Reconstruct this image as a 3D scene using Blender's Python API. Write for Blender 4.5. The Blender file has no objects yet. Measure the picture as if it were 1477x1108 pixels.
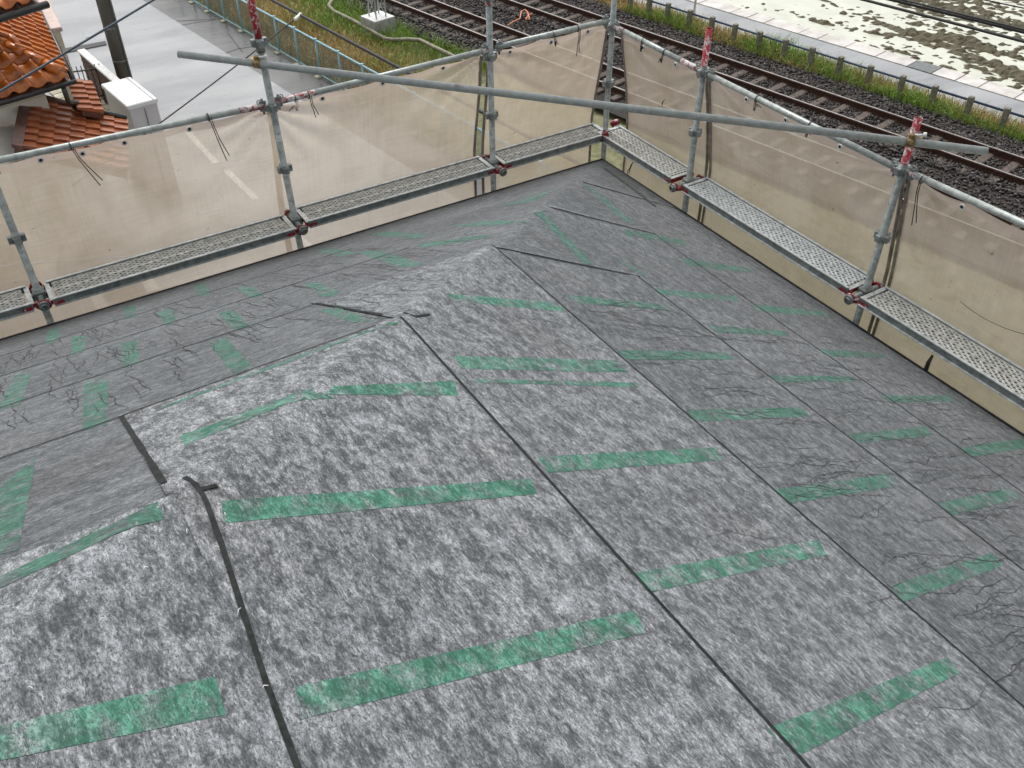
import bpy, bmesh, math, random
import numpy as np
from mathutils import Vector, Matrix, noise
random.seed(7); np.random.seed(7)
scene = bpy.context.scene
COL = scene.collection

# ------------------------------------------------------------------ camera
CAM = Vector((-4.815, -6.115, 9.553))
PITCH, YAW, FPX, PW, PH = math.radians(40.178), math.radians(58.007), 1328.42, 1477.0, 1108.0
cd = bpy.data.cameras.new('camera'); co = bpy.data.objects.new('camera', cd); COL.objects.link(co)
co.location = CAM; co.rotation_euler = (math.pi/2 - PITCH, 0, YAW - math.pi/2)
cd.sensor_width = 36; cd.lens = 36*FPX/PW; cd.clip_start = 0.05; cd.clip_end = 2000
scene.camera = co

# ------------------------------------------------------------------ overcast daylight
SUN_EL, SUN_AZ = math.radians(60), math.radians(78)      # direction the light comes from
w = bpy.data.worlds.new('World'); scene.world = w; w.use_nodes = True
nt = w.node_tree; nt.nodes.clear()
sky = nt.nodes.new('ShaderNodeTexSky'); sky.sky_type = 'NISHITA'; sky.sun_disc = False
sky.sun_elevation = SUN_EL; sky.sun_rotation = math.radians(90) - SUN_AZ
sky.air_density = 1.0; sky.dust_density = 4.0; sky.ozone_density = 1.0
hs = nt.nodes.new('ShaderNodeHueSaturation'); hs.inputs['Saturation'].default_value = 0.12
bg = nt.nodes.new('ShaderNodeBackground'); bg.inputs['Strength'].default_value = 0.15
ow = nt.nodes.new('ShaderNodeOutputWorld')
nt.links.new(sky.outputs[0], hs.inputs['Color']); nt.links.new(hs.outputs[0], bg.inputs[0]); nt.links.new(bg.outputs[0], ow.inputs[0])
sd = bpy.data.lights.new('sun', 'SUN'); sd.energy = 1.1; sd.angle = math.radians(35); sd.color = (1, .975, .94)
so = bpy.data.objects.new('sun', sd); COL.objects.link(so)
sdir = Vector((math.cos(SUN_EL)*math.cos(SUN_AZ), math.cos(SUN_EL)*math.sin(SUN_AZ), math.sin(SUN_EL)))
so.rotation_euler = sdir.to_track_quat('Z', 'Y').to_euler(); so.location = (0, 0, 40)
vs = scene.view_settings; scene.display_settings.display_device = 'sRGB'
vs.view_transform = 'Standard'; vs.look = 'None'; vs.exposure = 0.35; vs.gamma = 1; vs.use_curve_mapping = False

# ------------------------------------------------------------------ measuring helpers: a sight line met with a real plane
_f = Vector((math.cos(PITCH)*math.cos(YAW), math.cos(PITCH)*math.sin(YAW), -math.sin(PITCH)))
_r = Vector((math.sin(YAW), -math.cos(YAW), 0)); _u = _r.cross(_f)
def ray(px, py): return _f + _r*((px - PW/2)/FPX) + _u*((PH/2 - py)/FPX)
def meet(px, py, n, d):
    n = Vector(n); q = ray(px, py); return CAM + q*((d - n.dot(CAM))/n.dot(q))
def spot(px, py, z=0.0): return meet(px, py, (0, 0, 1), z)

# ------------------------------------------------------------------ object helpers
def tag(o, label=None, cat=None, group=None, kind=None):
    if label: o['label'] = label
    if cat: o['category'] = cat
    if group: o['group'] = group
    if kind: o['kind'] = kind
    return o
def thing(name, loc, label, cat, group=None, rz=0):
    o = bpy.data.objects.new(name, None); COL.objects.link(o); o.location = loc; o.rotation_euler = (0, 0, rz)
    o.empty_display_size = .2
    return tag(o, label, cat, group)
def link(name, me, parent=None):
    o = bpy.data.objects.new(name, me); COL.objects.link(o)
    if parent is not None: o.parent = parent
    return o
def wpos(o):
    v = Vector(o.location)
    while o.parent: o = o.parent; v += Vector(o.location)
    return v
def mesh_obj(name, bm, mats, parent=None, smooth=False, world=True):
    """links bm as ONE mesh; world=True: vertices are in scene metres and are moved into the parent's frame"""
    me = bpy.data.meshes.new(name)
    if parent is not None and world:
        p = wpos(parent); bmesh.ops.translate(bm, verts=bm.verts, vec=-p)
    bm.to_mesh(me); bm.free()
    for m in (mats if isinstance(mats, (list, tuple)) else [mats]): me.materials.append(m)
    if smooth:
        for p in me.polygons: p.use_smooth = True
    return link(name, me, parent)
def np_mesh(name, V, F, mats, parent=None, smooth=False, colors=None, uvs=None):
    me = bpy.data.meshes.new(name)
    V = np.asarray(V, float)
    if parent is not None: V = V - np.array(wpos(parent))
    me.from_pydata(V.tolist(), [], F if isinstance(F, list) else F.tolist())
    for m in (mats if isinstance(mats, (list, tuple)) else [mats]): me.materials.append(m)
    if colors is not None:
        at = me.color_attributes.new('tint', 'FLOAT_COLOR', 'POINT')
        c = np.ones((len(V), 4)); c[:, :3] = colors; at.data.foreach_set('color', c.ravel())
    if smooth: me.polygons.foreach_set('use_smooth', [True]*len(me.polygons))
    me.update()
    return link(name, me, parent)

def basis(d):
    d = Vector(d).normalized(); a = Vector((0, 0, 1)) if abs(d.z) < .9 else Vector((1, 0, 0))
    x = d.cross(a).normalized(); return x, d.cross(x), d
def tube(bm, p0, p1, r, n=14, r1=None, cap=True, hollow=0.0, mi=0):
    p0, p1 = Vector(p0), Vector(p1); x, y, d = basis(p1 - p0); r1 = r if r1 is None else r1
    R = lambda c, q: [bm.verts.new(c + (x*math.cos(2*math.pi*i/n) + y*math.sin(2*math.pi*i/n))*q) for i in range(n)]
    def wall(A, B):
        for i in range(n):
            f = bm.faces.new((A[i], A[(i+1) % n], B[(i+1) % n], B[i])); f.smooth = True; f.material_index = mi
    A, B = R(p0, r), R(p1, r1); wall(A, B)
    if hollow:
        for c, q, E, s in ((p0, r, A, 1), (p1, r1, B, -1)):
            I = R(c, q*.86); J = R(c + d*(s*hollow), q*.86)
            for L, M in ((E, I), (I, J)):
                for i in range(n):
                    f = bm.faces.new((L[i], L[(i+1) % n], M[(i+1) % n], M[i])); f.material_index = mi
            bm.faces.new(J).material_index = mi
    elif cap:
        bm.faces.new(list(reversed(A))).material_index = mi; bm.faces.new(B).material_index = mi
    return bm
def path_tube(bm, pts, r, n=8, mi=0):
    pts = [Vector(p) for p in pts]; rings = []
    for i, p in enumerate(pts):
        d = (pts[min(i+1, len(pts)-1)] - pts[max(i-1, 0)]); x, y, _ = basis(d)
        rr = r[i] if isinstance(r, (list, tuple)) else r
        rings.append([bm.verts.new(p + (x*math.cos(2*math.pi*k/n) + y*math.sin(2*math.pi*k/n))*rr) for k in range(n)])
    for A, B in zip(rings, rings[1:]):
        for k in range(n):
            f = bm.faces.new((A[k], A[(k+1) % n], B[(k+1) % n], B[k])); f.smooth = True; f.material_index = mi
    bm.faces.new(list(reversed(rings[0]))); bm.faces.new(rings[-1])
    return bm
def box(bm, c, s, ax=None, bev=0.0, mi=0):
    """box centred at c, sizes s along axes ax (three vectors)"""
    c = Vector(c); X, Y, Z = [Vector(v) for v in (ax or ((1, 0, 0), (0, 1, 0), (0, 0, 1)))]
    vs_ = [bm.verts.new(c + X*(a*s[0]/2) + Y*(b*s[1]/2) + Z*(g*s[2]/2)) for a in (-1, 1) for b in (-1, 1) for g in (-1, 1)]
    fs = [bm.faces.new([vs_[i] for i in q]) for q in ((0, 1, 3, 2), (4, 6, 7, 5), (0, 4, 5, 1), (2, 3, 7, 6), (0, 2, 6, 4), (1, 5, 7, 3))]
    for f in fs: f.material_index = mi
    if bev:
        es = list({e for f in fs for e in f.edges}); r = bmesh.ops.bevel(bm, geom=es, offset=bev, segments=1, affect='EDGES')
        for f in r['faces']: f.material_index = mi
    return bm
def torus(bm, c, nrm, R, r, n=16, m=6, arc=1.0, a0=0.0):
    x, y, d = basis(nrm); c = Vector(c); rings = []
    k = n if arc == 1.0 else n+1
    for i in range(k):
        a = a0 + 2*math.pi*arc*i/n; o = x*math.cos(a) + y*math.sin(a)
        rings.append([bm.verts.new(c + o*(R + r*math.cos(2*math.pi*j/m)) + d*(r*math.sin(2*math.pi*j/m))) for j in range(m)])
    for i in range(n if arc == 1.0 else n):
        A, B = rings[i], rings[(i+1) % k]
        for j in range(m):
            f = bm.faces.new((A[j], B[j], B[(j+1) % m], A[(j+1) % m])); f.smooth = True
    return bm
BM = bmesh.new

# ------------------------------------------------------------------ materials
def mat(name):
    m = bpy.data.materials.new(name); m.use_nodes = True
    n = m.node_tree; b = n.nodes['Principled BSDF']; return m, n, b
def N(nt, t, **kw):
    n = nt.nodes.new(t)
    for k, v in kw.items():
        if hasattr(n, k): setattr(n, k, v)
        else: n.inputs[k.replace('_', ' ')].default_value = v
    return n
def noise_n(nt, vec, scale, detail=4, rough=.55, dist=0.0, sc3=None):
    if sc3:
        mp = N(nt, 'ShaderNodeMapping'); mp.inputs['Scale'].default_value = sc3; nt.links.new(vec, mp.inputs[0]); vec = mp.outputs[0]
    t = N(nt, 'ShaderNodeTexNoise'); t.inputs['Scale'].default_value = scale; t.inputs['Detail'].default_value = detail
    t.inputs['Roughness'].default_value = rough; t.inputs['Distortion'].default_value = dist
    nt.links.new(vec, t.inputs['Vector']); return t.outputs['Fac']
def ramp(nt, fac, stops):
    r = N(nt, 'ShaderNodeValToRGB'); e = r.color_ramp.elements
    while len(e) < len(stops): e.new(.5)
    for i, (p, c) in enumerate(stops): e[i].position = p; e[i].color = (*c, 1) if len(c) == 3 else c
    nt.links.new(fac, r.inputs[0]); return r.outputs[0]
def mixc(nt, fac, a, b, mode='MIX'):
    m = N(nt, 'ShaderNodeMix'); m.data_type = 'RGBA'; m.blend_type = mode
    for s, v in ((0, fac), (6, a), (7, b)):
        if isinstance(v, (int, float)): m.inputs[s].default_value = v
        elif isinstance(v, tuple): m.inputs[s].default_value = (*v, 1)
        else: nt.links.new(v, m.inputs[s])
    return m.outputs[2]
def math_n(nt, op, a, b=None, clamp=False):
    m = N(nt, 'ShaderNodeMath'); m.operation = op; m.use_clamp = clamp
    for s, v in ((0, a), (1, b)):
        if v is None: continue
        if isinstance(v, (int, float)): m.inputs[s].default_value = v
        else: nt.links.new(v, m.inputs[s])
    return m.outputs[0]
def bump(nt, b, h, strength=.3, dist=.01):
    k = N(nt, 'ShaderNodeBump'); k.inputs['Strength'].default_value = strength; k.inputs['Distance'].default_value = dist
    nt.links.new(h, k.inputs['Height']); nt.links.new(k.outputs[0], b.inputs['Normal'])
def coord(nt, k='Object'): return N(nt, 'ShaderNodeTexCoord').outputs[k]
def wcoord(nt): return N(nt, 'ShaderNodeNewGeometry').outputs['Position']
def simple(name, c1, c2, scale=8, rough=.6, metal=0.0, bmp=.15, bdist=.004, spec=.5, detail=5, sc3=None, rr=None, pos=(.35, .65)):
    m, n, b = mat(name); v = wcoord(n)
    f = noise_n(n, v, scale, detail, sc3=sc3)
    n.links.new(ramp(n, f, [(pos[0], c1), (pos[1], c2)]), b.inputs['Base Color'])
    b.inputs['Roughness'].default_value = rough; b.inputs['Metallic'].default_value = metal; b.inputs['Specular IOR Level'].default_value = spec
    if rr:
        g = noise_n(n, v, scale*.6, 3); mr = N(n, 'ShaderNodeMapRange'); mr.inputs[3].default_value = rr[0]; mr.inputs[4].default_value = rr[1]
        mr.inputs[1].default_value = .35; mr.inputs[2].default_value = .65
        n.links.new(g, mr.inputs[0]); n.links.new(mr.outputs[0], b.inputs['Roughness'])
    if bmp: bump(n, b, noise_n(n, v, scale*4, 4), bmp, bdist)
    return m

def fabric(name, green=False):
    m, n, b = mat(name); uv = coord(n, 'UV')
    blot = noise_n(n, uv, 17, 5, .66, .3, (.7, 1, 1)); strk = noise_n(n, uv, 230, 3, .65, .6, (.2, 1, 1))
    mid = noise_n(n, uv, 62, 4, .7, .5, (.6, 1, 1))
    grain = noise_n(n, uv, 190, 4, .75, .5, (.6, 1, 1))
    def threads(scale, sc, rz, wdt):
        mp = N(n, 'ShaderNodeMapping'); mp.inputs['Rotation'].default_value = (0, 0, rz); mp.inputs['Scale'].default_value = sc; n.links.new(uv, mp.inputs[0])
        f = noise_n(n, mp.outputs[0], scale, 2, .5, 1.6)
        d = math_n(n, 'ABSOLUTE', math_n(n, 'SUBTRACT', f, .5))
        mr = N(n, 'ShaderNodeMapRange'); mr.inputs[1].default_value = 0; mr.inputs[2].default_value = wdt; mr.inputs[3].default_value = 1; mr.inputs[4].default_value = 0; n.links.new(d, mr.inputs[0]); return mr.outputs[0]
    th = math_n(n, 'MAXIMUM', threads(95, (.6, 1, 1), .25, .075), threads(120, (.55, 1, 1), -.3, .07))
    nap = N(n, 'ShaderNodeAttribute', attribute_name='nap', attribute_type='OBJECT').outputs['Fac']
    s = math_n(n, 'ADD', math_n(n, 'MULTIPLY', blot, .62), math_n(n, 'MULTIPLY', mid, 1.0))
    s = math_n(n, 'ADD', s, math_n(n, 'MULTIPLY', grain, 1.55))
    s = math_n(n, 'ADD', s, math_n(n, 'MULTIPLY', strk, .8))
    s = math_n(n, 'MULTIPLY', s, 1/3.97)
    base = ramp(n, s, [(.405, (.044, .050, .053)), (.475, (.092, .100, .105)), (.525, (.155, .164, .171)), (.605, (.50, .515, .525))])
    clump = math_n(n, 'ADD', math_n(n, 'MULTIPLY', blot, .6), math_n(n, 'MULTIPLY', mid, .4))
    smooth = mixc(n, .80, base, ramp(n, math_n(n, 'ADD', math_n(n, 'MULTIPLY', grain, .4), math_n(n, 'MULTIPLY', strk, .6)), [(.40, (.046, .052, .056)), (.50, (.084, .091, .096)), (.62, (.165, .174, .182))]))
    base = mixc(n, nap, smooth, base)
    tm = math_n(n, 'MULTIPLY', math_n(n, 'MULTIPLY', th, math_n(n, 'ADD', math_n(n, 'MULTIPLY', nap, .8), .2)), ramp(n, clump, [(.44, (.05, .05, .05)), (.62, (.75, .75, .75))]))
    base = mixc(n, tm, base, (.55, .57, .60))
    big = noise_n(n, uv, 1.1, 2)
    base = mixc(n, .5, base, ramp(n, big, [(.3, (.52, .52, .53)), (.7, (1.05, 1.05, 1.05))]), 'MULTIPLY')
    warm = noise_n(n, uv, 1.7, 3)
    base = mixc(n, ramp(n, warm, [(.58, (0, 0, 0)), (.75, (.5, .5, .5))]), base, mixc(n, 1.0, base, (1.0, .9, .86), 'MULTIPLY'))
    if green:
        g = mixc(n, 1.0, mixc(n, .30, base, (.24, .24, .24)), (.26, .95, .62), 'MULTIPLY')
        wear = noise_n(n, uv, 17, 4, .65, .7)
        rg = N(n, 'ShaderNodeTexVoronoi'); rg.inputs['Scale'].default_value = 5.2; rg.inputs['Randomness'].default_value = .55; n.links.new(uv, rg.inputs['Vector'])
        ring = ramp(n, rg.outputs['Distance'], [(.20, (0, 0, 0)), (.27, (.55, .55, .55)), (.34, (.55, .55, .55)), (.42, (0, 0, 0))])
        k = math_n(n, 'ADD', ramp(n, wear, [(.46, (.05, .05, .05)), (.64, (.8, .8, .8))]), math_n(n, 'MULTIPLY', ring, .6), True)
        base = mixc(n, math_n(n, 'ADD', math_n(n, 'MULTIPLY', k, .82), math_n(n, 'SUBTRACT', .30, math_n(n, 'MULTIPLY', nap, .18)), True), g, base)
    n.links.new(base, b.inputs['Base Color'])
    b.inputs['Roughness'].default_value = .75; b.inputs['Specular IOR Level'].default_value = .14
    bump(n, b, math_n(n, 'ADD', math_n(n, 'MULTIPLY', s, .6), math_n(n, 'MULTIPLY', th, .12)), .35, .003)
    return m
M = {}
M['fabric'] = fabric('underlay fabric'); M['green'] = fabric('green print on underlay', True)
M['selvedge'] = simple('dark selvedge', (.013, .015, .015), (.030, .033, .032), 60, .7, bmp=.3, bdist=.002, spec=.15)
M['crease'] = simple('crease shade and wet edge cloth', (.03, .03, .032), (.075, .073, .075), 30, .6, bmp=0, spec=.2)  # dark colour paints the shade of the folds; the wet edge strip shares it
M['wood'] = simple('roof boarding', (.2, .14, .09), (.3, .22, .14), 6)
M['dripmetal'] = simple('black drip edge', (.012, .012, .013), (.03, .03, .032), 20, .4)
M['housewall'] = simple('house wall', (.5, .47, .42), (.56, .53, .48), 3, .8)

def galv(name, c1=(.15, .175, .17), c2=(.31, .345, .335), met=.3):
    m, n, b = mat(name); v = wcoord(n)
    f = noise_n(n, v, 22, 5, .65, .4); g = noise_n(n, v, 150, 3, .6)
    base = ramp(n, f, [(.36, c1), (.62, c2)])
    base = mixc(n, ramp(n, g, [(.64, (0, 0, 0)), (.72, (.75, .75, .75))]), base, (.50, .53, .51))
    d = noise_n(n, v, 11, 4, .6)
    base = mixc(n, ramp(n, d, [(.60, (0, 0, 0)), (.75, (.65, .65, .65))]), base, (.14, .13, .11))
    n.links.new(base, b.inputs['Base Color']); b.inputs['Metallic'].default_value = met
    n.links.new(ramp(n, f, [(.3, (.30, .30, .30)), (.7, (.52, .52, .52))]), b.inputs['Roughness'])
    bump(n, b, g, .25, .0015); return m
M['galv'] = galv('galvanised tube'); M['galvrail'] = galv('pale galvanised rail tube', (.27, .30, .285), (.46, .50, .48)); M['galvpipe'] = galv('smooth galvanised pipe', (.32, .355, .342), (.45, .485, .47)); M['galvdark'] = galv('dark galvanised steel', (.14, .16, .155), (.27, .30, .29), .3)
M['galvlight'] = galv('bright galvanised deck', (.33, .36, .365), (.55, .58, .58), .25)
def worn(name, paint, cut=.5, under=(.4, .42, .41)):
    m, n, b = mat(name); v = wcoord(n); f = noise_n(n, v, 26, 6, .7, .6); g = noise_n(n, v, 9, 3)
    base = ramp(n, g, [(.35, tuple(c*.7 for c in paint)), (.65, paint)])
    base = mixc(n, ramp(n, f, [(cut, (0, 0, 0)), (cut + .05, (1, 1, 1))]), base, mixc(n, ramp(n, g, [(.4, (0, 0, 0)), (.6, (1, 1, 1))]), under, (.62, .60, .58)))
    n.links.new(base, b.inputs['Base Color']); b.inputs['Roughness'].default_value = .42; bump(n, b, f, .3, .002); return m
M['redpaint'] = worn('worn red paint', (.42, .02, .035), .53); M['red'] = worn('red paint', (.27, .012, .024), .56, (.3, .28, .28))
M['redfaint'] = worn('faded red paint', (.33, .07, .08), .46, (.42, .44, .43))
M['gold'] = simple('rusty passivated clamp', (.11, .065, .03), (.36, .27, .12), 60, .45, .5, .3, .002)
M['cord'] = simple('black cord', (.012, .012, .013), (.03, .03, .03), 40, .6, bmp=0)
M['white'] = simple('white plastic', (.72, .73, .72), (.8, .8, .79), 20, .45, bmp=0)
M['stain'] = simple('dark mastic', (.02, .015, .012), (.045, .03, .025), 30, .5)

def sheet_mat(name):
    m, n, b = mat(name); uv = coord(n, 'UV'); v = wcoord(n)
    st = noise_n(n, v, 2.6, 5, .6, .5); ln = noise_n(n, uv, 60, 3, .6, 0, (.04, 1, 1)); lv = noise_n(n, uv, 60, 3, .6, 0, (1, .04, 1))
    base = ramp(n, st, [(.30, (.63, .55, .45)), (.52, (.74, .665, .575)), (.72, (.81, .745, .66))])
    base = mixc(n, .35, base, ramp(n, math_n(n, 'ADD', math_n(n, 'MULTIPLY', ln, .5), math_n(n, 'MULTIPLY', lv, .5)), [(.4, (.72, .72, .72)), (.6, (1, 1, 1))]), 'MULTIPLY')
    dirt = noise_n(n, v, 1.9, 6, .7, .9)
    base = mixc(n, ramp(n, dirt, [(.65, (0, 0, 0)), (.82, (.38, .38, .38))]), base, (.36, .26, .15))
    sp = noise_n(n, v, 17, 3, .5); base = mixc(n, ramp(n, sp, [(.72, (0, 0, 0)), (.76, (.6, .6, .6))]), base, (.16, .12, .09))
    sx = N(n, 'ShaderNodeSeparateXYZ'); n.links.new(uv, sx.inputs[0])
    hem = math_n(n, 'LESS_THAN', sx.outputs[1], .055)
    base = mixc(n, math_n(n, 'MULTIPLY', hem, .45), base, (.50, .42, .42))
    df = N(n, 'ShaderNodeBsdfDiffuse'); tl = N(n, 'ShaderNodeBsdfTranslucent'); tp = N(n, 'ShaderNodeBsdfTransparent')
    n.links.new(base, df.inputs[0]); n.links.new(mixc(n, 1.0, base, (1, .93, .84), 'MULTIPLY'), tl.inputs[0])
    a = N(n, 'ShaderNodeMixShader'); a.inputs[0].default_value = .42; n.links.new(df.outputs[0], a.inputs[1]); n.links.new(tl.outputs[0], a.inputs[2])
    c = N(n, 'ShaderNodeMixShader'); n.links.new(a.outputs[0], c.inputs[1]); n.links.new(tp.outputs[0], c.inputs[2])
    n.links.new(math_n(n, 'MULTIPLY', math_n(n, 'SUBTRACT', 1.0, math_n(n, 'MULTIPLY', hem, .7)), .29), c.inputs[0])
    bp = N(n, 'ShaderNodeBump'); bp.inputs['Strength'].default_value = .3; bp.inputs['Distance'].default_value = .01
    n.links.new(noise_n(n, v, 5, 4, .6, .8), bp.inputs['Height']); n.links.new(bp.outputs[0], df.inputs['Normal'])
    n.links.new(c.outputs[0], n.nodes['Material Output'].inputs[0]); return m
M['sheet'] = sheet_mat('beige scaffold mesh'); M['hem'] = simple('rolled sheet edge', (.17, .14, .115), (.33, .28, .23), 14, .7)

def road_mat(name, c1, c2, dark, rough=(.12, .42)):
    m, n, b = mat(name); v = wcoord(n)
    a = noise_n(n, v, .8, 4, .55, .2, (.35, 1, 1)); f = noise_n(n, v, 60, 3, .6)
    base = ramp(n, a, [(.32, c1), (.68, c2)])
    base = mixc(n, .3, base, ramp(n, f, [(.35, (.6, .6, .6)), (.65, (1, 1, 1))]), 'MULTIPLY')
    pt = noise_n(n, v, .7, 3, .5, .3, (.45, 1, 1)); base = mixc(n, ramp(n, pt, [(.58, (0, 0, 0)), (.70, (.6, .6, .6))]), base, dark)
    n.links.new(base, b.inputs['Base Color'])
    n.links.new(ramp(n, a, [(.3, (rough[0],)*3), (.7, (rough[1],)*3)]), b.inputs['Roughness']); b.inputs['Specular IOR Level'].default_value = .6
    bump(n, b, f, .12, .004); return m
M['asphalt'] = road_mat('wet pale asphalt', (.23, .235, .24), (.36, .365, .37), (.19, .192, .197))
M['asphaltold'] = road_mat('wet old asphalt', (.105, .104, .103), (.155, .153, .15), (.085, .084, .083))
M['walk'] = road_mat('wet walkway asphalt', (.22, .23, .24), (.38, .39, .40), (.15, .155, .165))
M['marking'] = simple('worn road paint', (.45, .44, .42), (.78, .77, .74), 14, .5)
M['earth'] = simple('earth', (.06, .045, .028), (.13, .10, .06), 4, .9, bmp=.5, bdist=.03)
M['ballastbed'] = simple('ballast bed', (.014, .011, .010), (.05, .04, .035), 34, .8, bmp=.9, bdist=.03)
M['concrete'] = simple('weathered concrete', (.30, .30, .285), (.46, .455, .43), 7, .75)
M['whitecon'] = simple('pale concrete', (.62, .62, .60), (.76, .76, .74), 6, .7)
M['sleeper'] = simple('concrete sleeper', (.060, .045, .037), (.125, .097, .08), 8, .8)
M['railrust'] = simple('rusty rail', (.035, .014, .008), (.085, .036, .02), 14, .7, .2)
M['railhead'] = simple('worn rail head', (.30, .28, .27), (.45, .43, .41), 12, .35, .8, bmp=0)
M['slab'] = simple('concrete slab', (.47, .44, .41), (.66, .63, .60), 2.2, .6); M['grate'] = simple('dark grate', (.11, .12, .12), (.18, .19, .19), 12, .5)
M['postcon'] = simple('mossy concrete post', (.12, .115, .085), (.26, .25, .19), 16, .85)
M['bluepaint'] = simple('blue rail paint', (.014, .035, .075), (.025, .06, .12), 12, .4)
M['skyblue'] = simple('pale blue paint', (.22, .46, .54), (.34, .58, .65), 8, .5)
M['wire'] = simple('fence wire', (.10, .15, .14), (.17, .24, .23), 8, .5)
M['polecon'] = simple('utility pole concrete', (.085, .078, .066), (.155, .145, .125), 5, .8, sc3=(1, 1, .2))
M['conduit'] = simple('grey beige conduit', (.17, .155, .11), (.29, .265, .20), 6, .6)
M['yellow'] = simple('yellow clamp', (.55, .42, .14), (.65, .52, .2), 20, .6)
M['cream'] = simple('cream siding', (.60, .56, .42), (.72, .68, .53), 3, .7); M['cream2'] = simple('pale siding', (.70, .68, .6), (.80, .78, .70), 3, .7)
M['pinkcop'] = simple('pinkish coping', (.52, .40, .35), (.62, .50, .45), 5, .6)
M['brown'] = simple('brown trim', (.085, .035, .026), (.13, .06, .045), 10, .45); M['darkpipe'] = simple('dark green gutter', (.03, .037, .034), (.07, .08, .075), 14, .35)
M['blackgutter'] = simple('black gutter', (.01, .01, .01), (.025, .025, .026), 20, .35)
M['tile'] = simple('glazed orange tile', (.34, .085, .014), (.60, .18, .028), 5, .22, spec=.7, bmp=.08); M['tilebrown'] = simple('terracotta tile', (.22, .062, .024), (.40, .13, .05), 5, .3, spec=.6, bmp=.08)
M['shed'] = simple('white steel shed', (.74, .74, .74), (.82, .82, .82), 1.2, .25, bmp=0); M['shedside'] = simple('grey shed panel', (.55, .53, .53), (.62, .6, .6), 2, .35, bmp=0)
M['ironfence'] = simple('dark iron fence', (.025, .023, .022), (.06, .055, .052), 20, .5); M['brick'] = simple('brown brick wall', (.07, .035, .026), (.15, .08, .06), 9, .8)
M['yard'] = simple('mossy yard slab', (.25, .24, .15), (.5, .48, .38), 5, .7)
M['bluewire'] = simple('blue cable', (.01, .025, .045), (.02, .045, .07), 10, .5); M['rope'] = simple('orange twine', (.55, .19, .10), (.75, .34, .2), 20, .8)
def tintmat(name, rough=.7, trans=0.0, var=.0):
    m, n, b = mat(name); a = N(n, 'ShaderNodeAttribute', attribute_name='tint'); n.links.new(a.outputs['Color'], b.inputs['Base Color'])
    b.inputs['Roughness'].default_value = rough
    if trans:
        t = N(n, 'ShaderNodeBsdfTranslucent'); n.links.new(a.outputs['Color'], t.inputs[0]); x = N(n, 'ShaderNodeMixShader'); x.inputs[0].default_value = trans
        n.links.new(b.outputs[0], x.inputs[1]); n.links.new(t.outputs[0], x.inputs[2]); n.links.new(x.outputs[0], n.nodes['Material Output'].inputs[0])
    return m
M['grass'] = tintmat('grass blades', .55, .25); M['stone'] = tintmat('ballast stone', .6)
def paddy_mat():
    m, n, b = mat('silty paddy water'); v = wcoord(n); f = noise_n(n, v, .8, 5, .6, .8); g = noise_n(n, v, 3.2, 4, .7)
    base = ramp(n, f, [(.35, (.52, .53, .43)), (.65, (.63, .645, .54))])
    base = mixc(n, ramp(n, g, [(.60, (0, 0, 0)), (.72, (.5, .5, .5))]), base, (.58, .60, .34))
    n.links.new(base, b.inputs['Base Color']); b.inputs['Roughness'].default_value = .07; b.inputs['Specular IOR Level'].default_value = .6; return m
M['water'] = paddy_mat(); M['mud'] = simple('wet mud', (.045, .038, .016), (.11, .092, .045), 9, .7, bmp=.6, bdist=.02)

# ================================================================== large structure: ground, road, railway bed, paddy
DR = Vector((math.cos(math.radians(-78.8)), math.sin(math.radians(-78.8)), 0)); NR = Vector((-DR.y, DR.x, 0))   # along / across the railway
if NR.x < 0: NR = -NR
def off(px, py, z): return NR.dot(spot(px, py, z))
def strip(name, a0, a1, t0, t1, z, m, d=None, n=None, kind='structure', zb=None):
    d, n = d or DR, n or NR; bm = BM(); K = 24
    lo, hi = [], []
    for i in range(K+1):
        t = t0 + (t1 - t0)*i/K; lo.append(bm.verts.new(n*a0 + d*t + Vector((0, 0, z)))); hi.append(bm.verts.new(n*a1 + d*t + Vector((0, 0, z))))
    for i in range(K): bm.faces.new((lo[i], lo[i+1], hi[i+1], hi[i]))
    bmesh.ops.recalc_face_normals(bm, faces=bm.faces)
    for f in bm.faces:
        if f.normal.z < 0: f.normal_flip()
    return tag(mesh_obj(name, bm, m), kind=kind)
bm = BM(); g = [bm.verts.new((x, y, -.25)) for x, y in ((-300, -300), (300, -300), (300, 300), (-300, 300))]; bm.faces.new(g)
tag(mesh_obj('ground', bm, M['earth']), kind='structure')
# along/across the lane
DF = (spot(440, 98) - spot(273, 0)); DF.z = 0; DF.normalize(); NF = Vector((-DF.y, DF.x, 0))
if NF.x < 0: NF = -NF
OF = NF.dot(spot(273, 0)*.5 + spot(440, 98)*.5)
ED = NF.dot(spot(300, 60)*.5 + spot(415, 131)*.5)
strip('road', -14, ED, -45, 30, 0.0, M['asphalt'], DF, NF)
strip('road_verge', ED, OF + .02, -45, 30, .004, M['asphaltold'], DF, NF)
RZ = .34
o1n, o1f = [(off(*a, RZ) + off(*b, RZ))/2 for a, b in (((600, 11), (700, 54)), ((635, 5), (757, 52)))]
o2n, o2f = [(off(*a, RZ) + off(*b, RZ))/2 for a, b in (((830, 32), (1130, 138)), ((1000, 70), (1227, 146)))]
BE = (off(940, 30, .1) + off(1177, 109, .1) + off(1380, 180, .1))/3          # far toe of the ballast
WE = (off(960, 15, .06) + off(1230, 90, .06) + off(1400, 150, .06))/3                       # near edge of the walkway
WP = (off(1003, 6, .06) + off(1180, 58, .06) + off(1380, 117, .06))/3
PP = (off(1012, 0, .06) + off(1180, 44, .06) + off(1380, 101, .06))/3
BN = o1n - .95
M['dryearth'] = simple('dry grassy earth', (.11, .115, .05), (.22, .21, .11), 5, .9, bmp=.5, bdist=.03)
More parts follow.
